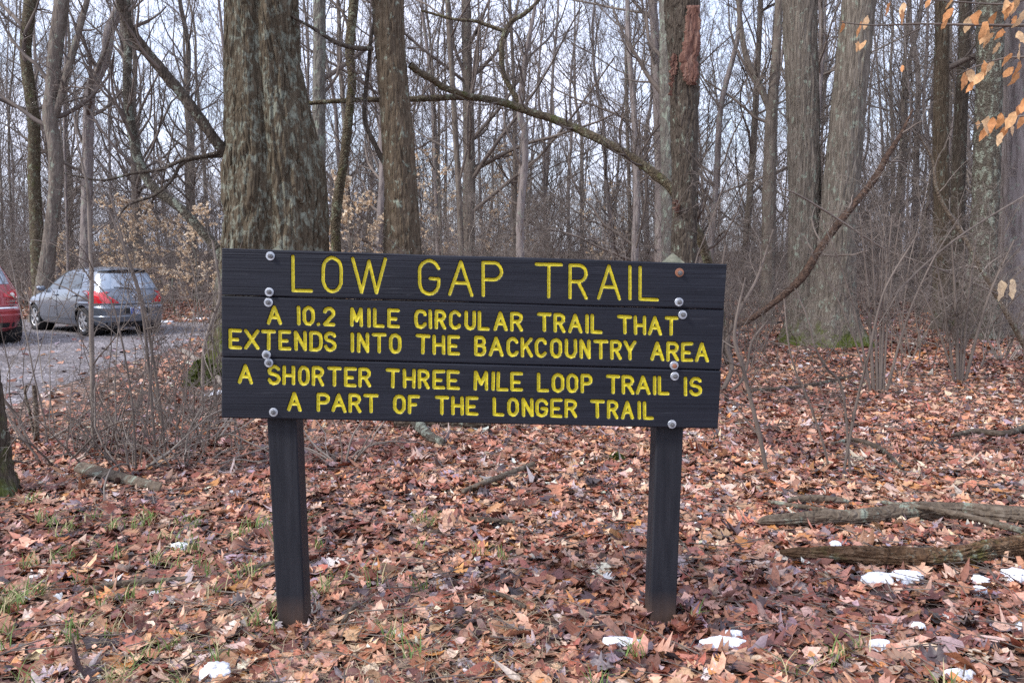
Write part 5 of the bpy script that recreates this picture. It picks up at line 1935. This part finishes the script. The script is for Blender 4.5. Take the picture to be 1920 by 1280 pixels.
Y1 = gy_(835)
stem_thing('sapling', 'straight thin grey brown sapling standing in front of the silver car', 'sapling', [[(176, 835, 12, Y1), (174, 730, 11, Y1), (171, 600, 10, Y1), (172, 520, 9, Y1), (168, 430, 8, Y1), (164, 350, 6, Y1), (150, 290, 4, Y1), (138, 215, 2.5, Y1)]], M['twig_pale'], 501, (14, 5, 3), (.12, .4))
Y1 = gy_(850)
stem_thing('sapling', 'thin dark leaning sapling crossing the right taillight of the silver car', 'sapling', [[(312, 850, 6, Y1), (300, 760, 6, Y1), (285, 660, 6, Y1), (268, 570, 5, Y1), (246, 500, 5, Y1), (215, 420, 4, Y1), (185, 350, 3, Y1)]], M['twig'], 502, (12, 5, 3), (.15, .4))
Y1 = gy_(855)
stem_thing('sapling', 'thin dark leaning sapling just left of the one crossing the taillight', 'sapling', [[(292, 855, 6, Y1), (285, 760, 6, Y1), (274, 640, 6, Y1), (262, 560, 5, Y1), (238, 480, 5, Y1), (222, 420, 4, Y1), (205, 360, 3, Y1)]], M['twig'], 503, (10, 5, 3), (.15, .4))
Y1 = gy_(880)
stem_thing('sapling', 'slim two stemmed sapling arching up out of the brambles', 'sapling', [[(255, 880, 5, Y1), (250, 780, 5, Y1), (240, 700, 4, Y1), (222, 610, 4, Y1), (205, 560, 3, Y1), (150, 500, 2, Y1)], [(258, 880, 4, Y1), (275, 780, 4, Y1), (283, 700, 4, Y1), (290, 610, 3, Y1), (320, 540, 2, Y1)]], M['twig'], 504, (12, 5, 3), (.15, .45))
Y1 = gy_(825)
stem_thing('stump', 'two short broken grey stubs standing in the roadside brush', 'stump', [[(69, 825, 11, Y1), (68, 770, 10, Y1), (64, 722, 9, Y1)], [(66, 800, 6, Y1), (55, 770, 6, Y1), (47, 735, 5, Y1), (50, 722, 5, Y1)]], M['deadwood'], 505, None)
Y1 = gy_(755)
stem_thing('sapling', 'pale curved stem hugging the left edge of the sign', 'sapling', [[(378, 712, 8, Y1), (382, 660, 8, Y1), (398, 600, 8, Y1), (412, 560, 8, Y1), (410, 520, 6, Y1), (398, 450, 4, Y1)]], M['twig_pale'], 506, (8, 5, 3), (.12, .4))

# right of the sign
Y1 = gy_(885)
stem_thing('sapling', 'dark bent sapling rising from the leaves right of the sign', 'sapling', [[(1440, 885, 9, Y1), (1425, 820, 10, Y1), (1408, 750, 9, Y1), (1393, 690, 9, Y1), (1378, 640, 8, Y1), (1382, 590, 6, Y1), (1398, 520, 4, Y1)]], M['twig'], 511, (9, 5, 3), (.15, .45))
Y1 = gy_(890)
stem_thing('sapling', 'slim straight sapling leaning right toward the bushy clump', 'sapling', [[(1580, 892, 6, Y1), (1597, 800, 7, Y1), (1612, 730, 6, Y1), (1630, 660, 6, Y1), (1645, 590, 5, Y1), (1665, 530, 4, Y1), (1720, 440, 3, Y1)], [(1600, 790, 5, Y1), (1580, 735, 6, Y1), (1550, 690, 6, Y1), (1528, 650, 5, Y1), (1515, 600, 4, Y1), (1490, 540, 3, Y1)]], M['twig'], 512, (14, 6, 4), (.15, .45))
Y1 = gy_(880)
stem_thing('sapling', 'slender sapling leaning left, just left of the straight one', 'sapling', [[(1558, 880, 5, Y1), (1540, 820, 5, Y1), (1515, 750, 5, Y1), (1490, 690, 4, Y1), (1478, 640, 4, Y1), (1470, 560, 3, Y1)]], M['twig'], 513, (8, 5, 3), (.2, .45))
Y1 = gy_(742)
stem_thing('shrub', 'bushy clump of many upright stems right of the leaning pale trunk', 'shrub',
           [[(u0, 742, w, Y1), (u0 + (u1 - u0) * .25, 690, w, Y1), (u0 + (u1 - u0) * .55, 630, w * .85, Y1), (u1, 560, w * .7, Y1), (u1 + (u1 - u0) * .7, 480, w * .5, Y1), (u1 + (u1 - u0) * 1.6, 400, w * .3, Y1)]
            for u0, u1, w in [(1634, 1596, 6), (1638, 1628, 8), (1645, 1640, 7), (1650, 1659, 8), (1655, 1668, 6), (1660, 1715, 6), (1636, 1570, 4), (1648, 1652, 5)]], M['twig'], 514, (10, 6, 4), (.18, .5))
Y1 = gy_(715)
stem_thing('shrub', 'leaning clump of crooked stems near the right edge of the leaf covered floor', 'shrub',
           [[(u0, 715, w, Y1), (u0 + (u1 - u0) * .25, 670, w, Y1), (u0 + (u1 - u0) * .55, 610, w * .85, Y1), (u1, 540, w * .7, Y1), (u1 + (u1 - u0) * .8, 450, w * .45, Y1)]
            for u0, u1, w in [(1790, 1765, 6), (1797, 1790, 8), (1803, 1818, 7), (1808, 1860, 7), (1794, 1725, 5), (1800, 1805, 5)]], M['twig'], 515, (11, 6, 4), (.18, .5))
Y1 = gy_(740)
stem_thing('shrub', 'forked shrub pressed against the right end of the sign', 'shrub',
           [[(1350, 770, 10, Y1), (1372, 690, 11, Y1), (1362, 640, 10, Y1), (1388, 580, 8, Y1), (1420, 520, 6, Y1), (1450, 430, 3, Y1)], [(1352, 770, 8, Y1), (1345, 700, 8, Y1), (1355, 640, 7, Y1), (1350, 540, 6, Y1), (1360, 460, 4, Y1)],
            [(1355, 770, 7, Y1), (1385, 720, 7, Y1), (1400, 690, 6, Y1), (1410, 640, 5, Y1), (1440, 600, 3, Y1)]], M['twig'], 516, (12, 6, 4), (.2, .5))
Y1 = 11.6
stem_thing('dead_sapling', 'pale bare dead sapling slanting down across the right edge', 'sapling', [[(1925, 655, 12, Y1), (1900, 610, 12, Y1), (1872, 560, 11, Y1), (1838, 500, 11, Y1), (1805, 440, 10, Y1), (1775, 395, 9, Y1), (1755, 350, 7, Y1), (1748, 300, 5, Y1), (1720, 250, 3, Y1)]], M['deadwood'], 517, (6, 4, 2), (.15, .4), ground=False, twmat=M['twig_pale'])
stem_thing('broken_limb', 'long broken dark red brown limb slanting up in front of the leaning pale trunk', 'fallen limb', [[(1355, 618, 12, 10.6), (1400, 602, 13, 10.6), (1450, 568, 14, 10.7), (1500, 524, 18, 10.8), (1532, 476, 17, 10.9), (1562, 432, 16, 11.0), (1600, 385, 15, 11.1), (1640, 335, 15, 11.2), (1662, 295, 13, 11.3), (1690, 250, 8, 11.4), (1712, 205, 4, 11.5)]], M['red_bark'], 518, (7, 4, 3), (.1, .25), ground=False, S=14)
stem_thing('bare_branch', 'thin dead branch arching through the brush right of the sign', 'fallen limb', [[(1462, 353, 3, 10.6), (1490, 362, 4, 10.6), (1530, 385, 4.5, 10.7), (1570, 410, 4.5, 10.8), (1615, 440, 4, 10.9), (1665, 470, 4, 11.0), (1720, 490, 4, 11.0), (1800, 520, 4, 11.0), (1890, 560, 4, 11.0)]], M['twig'], 519, (12, 5, 3), (.12, .3), ground=False)
stem_thing('bare_branch', 'grey branch sweeping up to the right over the brush at the right edge', 'fallen limb', [[(1640, 590, 5, 9.6), (1680, 550, 5, 9.6), (1730, 500, 5, 9.7), (1790, 450, 4.5, 9.8), (1850, 410, 4, 9.9), (1925, 365, 3, 10)]], M['twig'], 520, (14, 6, 4), (.12, .35), ground=False)

# fine sapling crowns crossing the view behind the sign
rng = np.random.default_rng(520)
for i, (u, v, Y, s, k) in enumerate([(1050, 700, 9.8, 1.0, 0), (1180, 700, 9.2, 1.1, 2), (940, 700, 10.4, 1.0, 0), (830, 690, 10.6, 0.9, 2), (1120, 690, 11.2, 1.2, 1), (1400, 640, 14.2, 1.2, 0), (1710, 650, 13.2, 1.2, 2), (1880, 660, 12.6, 1.1, 1), (1790, 640, 14.4, 1.3, 0)]):
    p = at(u, v, Y)
    dup(sh[k], (p[0], p[1], float(gz(p[0], p[1]))), rng.uniform(0, 6.28), s * 1.15, 'bare twiggy shrub in the tangle under the trees', 'bare shrubs filling the understory')

ar = [shrub_proto(470 + i, [4, 5, 3][i], [2.6, 2.1, 3.0][i], [.55, .8, .45][i], M[('twig', 'twig', 'twig_pale')[i]], (9, 5, 3), .0085, 'arching_shrub', .22, .2) for i in range(3)]
sp_ = [tuple(gp(u, v)[:2]) for u, v in [(1395, 700), (1460, 690), (1690, 705), (1745, 690), (1835, 690), (1880, 680), (1915, 720), (1430, 660), (1700, 665), (1770, 660), (1860, 650)]]
place_all(ar, sp_, 'loose arching shrub with crossing dark branches right of the sign', 'arching shrubs right of the sign', rng, .85, 1.2)

# ------------------------------------------------------------------ beech saplings that kept their tan leaves
TAN = np.array([(.68, .52, .36), (.74, .60, .44), (.60, .44, .28), (.80, .69, .54)])


def beech_proto(seed, h, nleaf):
    rng = np.random.default_rng(seed)
    root = thing('beech_sapling', '', 'sapling')
    k = 8
    P = np.stack([rng.normal(0, .05, k).cumsum(), rng.normal(0, .05, k).cumsum(), np.linspace(-.1, h, k)], 1)
    R = np.linspace(.022, .005, k)
    trunk_mb(P, R, 8, 40, .03, 5, .06, seed).build('trunk', M['bark_pale'], root)
    pr = spline(np.hstack([P, R[:, None]]), 20)
    mb, ml = MB(), MB()
    P1, R1 = grow(pr[None, :, :3], pr[None, :, 3], rng, 22, .15, .97, .25, .5, rad(55), rad(85), 8, up=.02, wander=.12, rs=.5, rmin=.004)
    P2, R2 = grow(P1, R1, rng, 6, .15, 1, .25, .55, rad(30), rad(60), 6, up=0, wander=.15, rs=.6, rmin=.003)
    tubes(mb, P1, R1, 4)
    tubes(mb, P2, R2, 3)
    mb.build('branches', M['twig'], root)
    n = nleaf
    pi = rng.integers(0, len(P2), n)
    ti = rng.integers(1, 6, n)
    pos = P2[pi, ti] + rng.normal(0, .02, (n, 3)) + np.array([0, 0, -.03])
    d = unit(rng.normal(0, .8, (n, 3)) + np.array([0, 0, -.45]))
    nr = unit(np.cross(d, rng.normal(0, 1, (n, 3))))
    leaves(ml, rng, pos, d, nr, rng.uniform(.06, .10, n), TAN[rng.integers(0, 4, n)] * rng.uniform(.8, 1.15, (n, 1)), 2, 4, .3)
    ml.build('foliage', M['hang_leaf'], root)
    return root


rng = np.random.default_rng(540)
bp = [beech_proto(541, 3.2, 950), beech_proto(542, 2.6, 800), beech_proto(543, 3.8, 520)]
for i, (u, Y, s, k, lab) in enumerate([
        (258, 25.5, 1.15, 0, 'beech sapling holding tan leaves just behind the silver car roof'),
        (335, 24.5, 1.2, 1, 'beech sapling holding tan leaves between the silver car and the massive oak'),
        (372, 22.5, 1.0, 0, 'beech sapling with the densest tan leaves close beside the massive oak'),
        (215, 27.0, 1.1, 1, 'low beech sapling holding tan leaves above the middle of the silver car'),
        (112, 27.0, 1.0, 1, 'beech sapling holding tan leaves behind the front of the silver car'),
        (300, 29.0, 1.2, 0, 'beech sapling holding tan leaves deeper in the wood behind the silver car'),
        (672, 19.0, 1.15, 0, 'leafy tan beech sapling between the bent dark trunk and the mossy brown trunk'),
        (700, 21.0, 1.1, 1, 'smaller leafy tan beech sapling left of the mossy brown trunk'),
        (835, 22.0, 1.2, 2, 'sparse tan beech sapling right of the mossy brown trunk'),
        (925, 24.0, 1.25, 2, 'sparse tan beech sapling above the middle of the sign'),
        (1130, 27.0, 1.1, 2, 'sparse tan beech sapling far behind the title on the sign')]):
    p = at(u, 600, Y)
    loc = (p[0], p[1], float(gz(p[0], p[1])))
    if not bp[k].get('label'):
        bp[k].location = loc
        bp[k].scale = (s,) * 3
        bp[k]['label'] = lab
        bp[k]['group'] = 'beech saplings with tan leaves'
    else:
        dup(bp[k], loc, rng.uniform(0, 6.28), s, lab, 'beech saplings with tan leaves')

# the near beech whose branches hang into the top right corner
rng = np.random.default_rng(560)
YB = 4.6
bt0 = at(2110, 640, YB)
bx0, by0 = bt0[0], bt0[1]
beech = thing('beech_tree', 'beech branches with hanging orange tan leaves reaching into the top right corner', 'tree', (bx0, by0, 0))
trunk_mb(np.array([(bx0 + .05, by0, -.1), (bx0, by0, 1.2), (bx0 - .02, by0 + .03, 2.6), (bx0 + .05, by0, 4.2), (bx0, by0, 6)]), [.06, .052, .045, .03, .012], 20, 80, .02, 6, .05, 5).build('trunk', M['bark_pale'], beech)
mb, ml = MB(), MB()
BR = [[(2110, 20, 9), (2000, 45, 8), (1900, 48, 6), (1820, 47, 5), (1720, 45, 4), (1640, 48, 3), (1575, 42, 2)],
      [(2108, 60, 8), (2010, 90, 6), (1940, 105, 5), (1880, 110, 4), (1830, 125, 3), (1795, 140, 2)],
      [(2108, 240, 8), (2020, 225, 6), (1960, 215, 5), (1900, 220, 4), (1860, 228, 3), (1830, 236, 2)],
      [(2108, 10, 6), (2020, -8, 6), (1940, -4, 5), (1880, 8, 4), (1800, 4, 3), (1740, 0, 2)]]
for b_ in BR:
    Yb = YB + rng.uniform(-.25, .25)
    P = spline(np.array([at(u, v, YB + (Yb - YB) * (2110 - u) / 500) for u, v, w in b_]), 26)
    R = np.interp(np.linspace(0, 1, 26), np.linspace(0, 1, len(b_)), [w * .5 * pxm(YB) for u, v, w in b_])
    tubes(mb, P, R, 6)
    P1, R1 = grow(P[None], R[None], rng, 7, .3, .95, .08, .22, rad(25), rad(60), 6, up=0, wander=.12, rs=.6, rmin=.0016)
    tubes(mb, P1, R1, 4)
mb.build('branches', M['twig'], beech)
LF = [(1577, 50, 24), (1608, 62, 34), (1608, 88, 30), (1625, 42, 30), (1618, 80, 30), (1688, 30, 34), (1692, 12, 30), (1662, 18, 30), (1774, 32, 34), (1766, 45, 26), (1691, 128, 20), (1820, 40, 40), (1812, 48, 34), (1850, 55, 44), (1842, 65, 34),
      (1858, 40, 36), (1852, 78, 34), (1890, 20, 36), (1885, 8, 30), (1905, 12, 36), (1912, 35, 40), (1900, 48, 30), (1915, 70, 36), (1808, 150, 38), (1820, 140, 40), (1832, 146, 34), (1843, 135, 40), (1852, 128, 30), (1822, 160, 26),
      (1892, 118, 30), (1888, 142, 34), (1900, 150, 34), (1910, 135, 36), (1860, 240, 34), (1842, 252, 36), (1850, 238, 40), (1832, 240, 22), (1872, 228, 36), (1880, 250, 34), (1892, 225, 40), (1905, 215, 38), (1900, 240, 34), (1915, 230, 36), (1876, 262, 30),
      (1912, 100, 34), (1918, 205, 34), (1876, 66, 30), (1868, 92, 26), (1780, 8, 26), (1740, 4, 22)]
for (u, v, s) in LF:
    p = at(u + rng.normal(0, 3), v + rng.normal(0, 3), YB + rng.normal(0, .12))[None]
    d = unit(np.array([[rng.normal(-.35, .3), rng.normal(0, .3), -1.0]]))
    nr = unit(np.cross(d, unit(np.array([[1.0, rng.normal(0, .5), rng.normal(0, .4)]]))))
    c = np.array([(.66, .33, .14), (.70, .42, .21), (.58, .27, .11), (.72, .49, .28)])[rng.integers(0, 4)][None] * rng.uniform(.85, 1.1)
    leaves(ml, rng, p, d, nr, np.array([s * .86 * pxm(YB)]), c, 2, 9, .34, 0.62)
ml.build('foliage', M['hang_leaf'], beech)
stray = thing('beech_twig', 'thin twig holding two pale curled leaves low at the right edge', 'twig', at(1925, 560, 5.2))
mb, ml = MB(), MB()
P = spline(np.array([at(u, v, 5.2) for u, v in [(2060, 470), (1980, 500), (1925, 515), (1880, 528), (1862, 535)]]), 14)
tubes(mb, P, np.linspace(.004, .0012, 14), 5)
mb.build('stem', M['twig'], stray)
for (u, v, s) in [(1876, 545, 36), (1898, 542, 36)]:
    d = unit(np.array([[rng.normal(-.2, .3), 0, -1.0]]))
    nr = unit(np.cross(d, np.array([[1.0, .4, 0]])))
    leaves(ml, rng, at(u, v, 5.2)[None], d, nr, np.array([s * 1.1 * pxm(5.2)]), np.array([[.72, .56, .36]]), 2, 9, .4, .8)
ml.build('foliage', M['hang_leaf'], stray)

# ------------------------------------------------------------------ logs, sticks, snow
def log_thing(name, label, pts, mat, seed, cat='log', sink=.35, ridge=.10, ridge_n=7, plates=.18, S=26, K=150, lump=.14):
    """pts: (u, v, width px) along the ground in the photo, v at the log's underside"""
    P, R = [], []
    for p in pts:
        g = gp(p[0], p[1])
        r = p[2] * .5 * pxm(g[1])
        lift = (p[3] if len(p) > 3 else 0) + .02
        P.append([g[0], g[1], float(gz(g[0], g[1])) + r * (1 - sink) + .015 + lift])
        R.append(r)
    o = np.mean(P, 0)
    o[2] = float(gz(o[0], o[1]))
    ob = trunk_mb(np.array(P), R, S, K, ridge, ridge_n, lump, seed, caps=True, plates=plates).build(name, mat, None, origin=o)
    return tag(ob, label, cat)


log_thing('fallen_log', 'long bent bare grey log lying upper of the two at the right edge', [(1422, 990, 8), (1445, 989, 20), (1530, 985, 25), (1620, 982, 27), (1700, 972, 31), (1790, 974, 33), (1870, 982, 33), (1960, 990, 34), (2080, 1002, 34)], M['deadwood'], 601, ridge=.16, ridge_n=8, plates=.12, S=60, K=260)
log_thing('rotten_log', 'rotten splintered log with green moss lying lower of the two at the right edge', [(1462, 1046, 6), (1500, 1052, 20), (1580, 1056, 28), (1660, 1062, 34), (1740, 1062, 33), (1830, 1054, 34), (1920, 1044, 42), (2060, 1036, 50)], M['rot'], 602, ridge=.30, ridge_n=9, plates=.14, lump=.28, S=70, K=280)
log_thing('fallen_branch', 'slim grey branch lying between the two logs', [(1650, 966, 7, .06), (1730, 978, 9, .06), (1800, 990, 11, .05), (1870, 1004, 13, .03), (1940, 1012, 15), (2050, 1020, 16)], M['deadwood'], 603, 'fallen limb')
log_thing('wood_scrap', 'splintered flat scrap of wood beside the bare grey log', [(1478, 946, 10), (1520, 944, 14), (1570, 946, 12), (1592, 948, 6)], M['deadwood'], 604, 'wood scrap')
log_thing('fallen_branch', 'weathered strip of wood behind the bare grey log', [(1440, 948, 6), (1500, 958, 9), (1560, 966, 8), (1600, 968, 5)], M['deadwood'], 605, 'fallen limb')
log_thing('fallen_branch', 'dark branch with a curled end on the leaves at the far right', [(1785, 826, 8), (1830, 820, 12), (1880, 824, 12), (1925, 812, 12), (1990, 790, 12)], M['dark_wood'], 606, 'fallen limb')
log_thing('fallen_branch', 'bent dark branch on the leaves below the bushy clump', [(1560, 845, 5), (1600, 838, 9), (1640, 850, 10), (1668, 868, 8), (1690, 890, 5)], M['dark_wood'], 607, 'fallen limb')
log_thing('fallen_branch', 'thin crooked branch on the leaves between the sign and the bushy clump', [(1400, 745, 7), (1470, 738, 8), (1530, 728, 8), (1580, 715, 6), (1630, 700, 5)], M['dark_wood'], 608, 'fallen limb')
log_thing('stick', 'straight grey stick on the leaves between the sign posts', [(868, 938, 9), (900, 926, 11), (950, 908, 11), (1000, 888, 9)], M['deadwood'], 609, 'stick')
log_thing('stick', 'short black stick on the leaves between the sign posts', [(878, 988, 8), (915, 992, 11), (965, 994, 7)], M['dark_wood'], 610, 'stick')
log_thing('stick', 'thin twig on the leaves low between the sign posts', [(905, 1122, 6), (945, 1135, 8), (985, 1156, 7)], M['dark_wood'], 611, 'stick')
log_thing('stick', 'little upright leaning stick right of the left sign post', [(642, 1178, 7), (655, 1160, 8), (668, 1146, 7)], M['deadwood'], 612, 'stick')
log_thing('stick', 'grey stick touching the left side of the left sign post', [(445, 1090, 6), (480, 1080, 9), (518, 1070, 9)], M['deadwood'], 613, 'stick')
log_thing('stick', 'long pale stick in the grass left of the sign', [(150, 1124, 7), (210, 1112, 11), (290, 1106, 10), (365, 1098, 6)], M['deadwood'], 614, 'stick')
log_thing('fallen_log', 'dark log lying behind the sign between its posts', [(740, 806, 14), (800, 808, 18), (870, 812, 20), (920, 814, 14)], M['dark_wood'], 615)
log_thing('fallen_log', 'grey mossy bent limb resting on the ground behind the sign', [(740, 790, 22, .12), (770, 806, 22, .06), (800, 830, 20), (830, 846, 14)], M['bark_lichen'], 616)
log_thing('fallen_branch', 'broken whitish branch slanting beside the left edge of the sign', [(344, 690, 9, .22), (365, 700, 10, .17), (395, 716, 11, .1), (425, 735, 11, .03)], M['twig_pale'], 617, 'fallen limb')

# weathered board lying in the leaves at left
g0, g1 = gp(146, 890), gp(302, 928)
dv = unit(g1 - g0)
sd_ = unit(np.array([-dv[1], dv[0], 0]))
rngb = np.random.default_rng(9)
V = []
KB = 40
for k in range(KB):
    s = k / (KB - 1)
    c = g0 * (1 - s) + g1 * s
    wd = .085 * (1 - .45 * s) * (1 + .1 * vnoise(np.array([s * 9, 0, 0.]), 2)) * (0.5 if k in (0, KB - 1) else 1)
    zz = float(gz(c[0], c[1])) + .05 - .02 * s
    for (a, b) in [(-1, 0), (-1, .018), (-.4, .022), (.2, .02), (1, .018), (1, 0)]:
        V.append(c + sd_ * wd * .5 * a + np.array([0, 0, zz + b + .03 * (1 + a) * .5 + .003 * vnoise(np.array([s * 14, a * 4, 1.]), 6)]))
V = np.array(V)
Q = [[i * 6 + j, i * 6 + (j + 1) % 6, (i + 1) * 6 + (j + 1) % 6, (i + 1) * 6 + j] for i in range(KB - 1) for j in range(6)]
mb = MB().add(V, Q, [[0, 1, 2], [0, 2, 3], [0, 3, 4], [0, 4, 5]] + [[(KB - 1) * 6 + a for a in t_] for t_ in ((0, 2, 1), (0, 3, 2), (0, 4, 3), (0, 5, 4))])
tag(mb.build('old_board', M['deadwood'], None, origin=(g0 + g1) / 2, smooth=False), 'weathered split board lying in the leaves at the bramble edge', 'board')


def snow_patch(u, v, w, h, label, seed, group='leftover snow patches'):
    rng = np.random.default_rng(seed)
    c = gp(u, v)
    rx = w * .5 * pxm(c[1])
    ry = max(h * .5 * pxm(c[1]) / max(CAMH / c[1], .15), .015) * .72
    S, K = 72, 12
    a = np.arange(S) / S * 2 * np.pi
    out = 1 + .32 * vnoise(np.stack([np.cos(a) * 1.6 + seed, np.sin(a) * 1.6, a * 0], -1), seed) + .26 * vnoise(np.stack([np.cos(a) * 4, np.sin(a) * 4, a * 0], -1), seed + 1) + .12 * vnoise(np.stack([np.cos(a) * 9, np.sin(a) * 9, a * 0], -1), seed + 2)
    V = []
    for k in range(K):
        f = 1 - k / K
        x = c[0] + np.cos(a) * rx * out * f
        y = c[1] + np.sin(a) * ry * out * f
        hh = .020 * (1 - f ** 3) ** .5 * min(1, rx / .05)
        z = gz(x, y) + .018 + hh * (1 + .35 * vnoise(np.stack([x * 30, y * 30, x * 0], -1), seed)) + (-.02 if k == 0 else 0.008)
        V.append(np.stack([x, y, z], 1))
    V = np.vstack(V + [V[-1].mean(0)[None]])
    i = np.arange(K - 1)[:, None]
    j = np.arange(S)[None]
    q = np.stack([i * S + j, i * S + (j + 1) % S, (i + 1) * S + (j + 1) % S, (i + 1) * S + j], -1).reshape(-1, 4)
    j = np.arange(S)
    o = MB().add(V, q, np.stack([(K - 1) * S + j, (K - 1) * S + (j + 1) % S, np.full(S, K * S)], -1)).build('snow_patch', M['snow'], None, origin=np.array([c[0], c[1], 0]))
    tag(o, label, 'snow', group)


for i, (u, v, w, h, lab) in enumerate(SNOW):
    snow_patch(u, v, w, h, lab, 700 + i)

# moss cushions
def moss_clump(u, v, w, h, label, seed):
    rng = np.random.default_rng(seed)
    c = gp(u, v)
    r = w * .5 * pxm(c[1])
    n = int(900 * max(1, r / .1))
    a = rng.uniform(0, 2 * np.pi, n)
    rr = np.sqrt(rng.uniform(0, 1, n))
    pos = np.stack([c[0] + np.cos(a) * rr * r, c[1] + np.sin(a) * rr * r * .8, np.zeros(n)], 1)
    pos[:, 2] = gz(pos[:, 0], pos[:, 1]) + h * pxm(c[1]) * (1 - rr ** 2) * rng.uniform(.5, 1, n)
    d = unit(rng.normal(0, .7, (n, 3)) + np.array([0, 0, .6]))
    nr = unit(np.cross(d, rng.normal(0, 1, (n, 3))))
    mb = MB()
    leaves(mb, rng, pos, d, nr, rng.uniform(.02, .05, n) * max(1, r / .15), np.array([[.085, .105, .022]]) * rng.uniform(.5, 1.4, (n, 1)), 2, 3, .3)
    o = mb.build('moss_cushion', M['grassy'], None, origin=np.array([c[0], c[1], 0]))
    tag(o, label, 'moss', 'moss cushions')


moss_clump(385, 722, 80, 55, 'green mossy mound against the foot of the massive oak', 1)
moss_clump(1155, 868, 34, 14, 'small green moss cushion between the sign posts', 2)
moss_clump(1592, 640, 40, 10, 'bright green moss on the root of the leaning pale trunk', 3)
moss_clump(1490, 636, 30, 6, 'low green moss left of the tall upright grey trunk foot', 4)
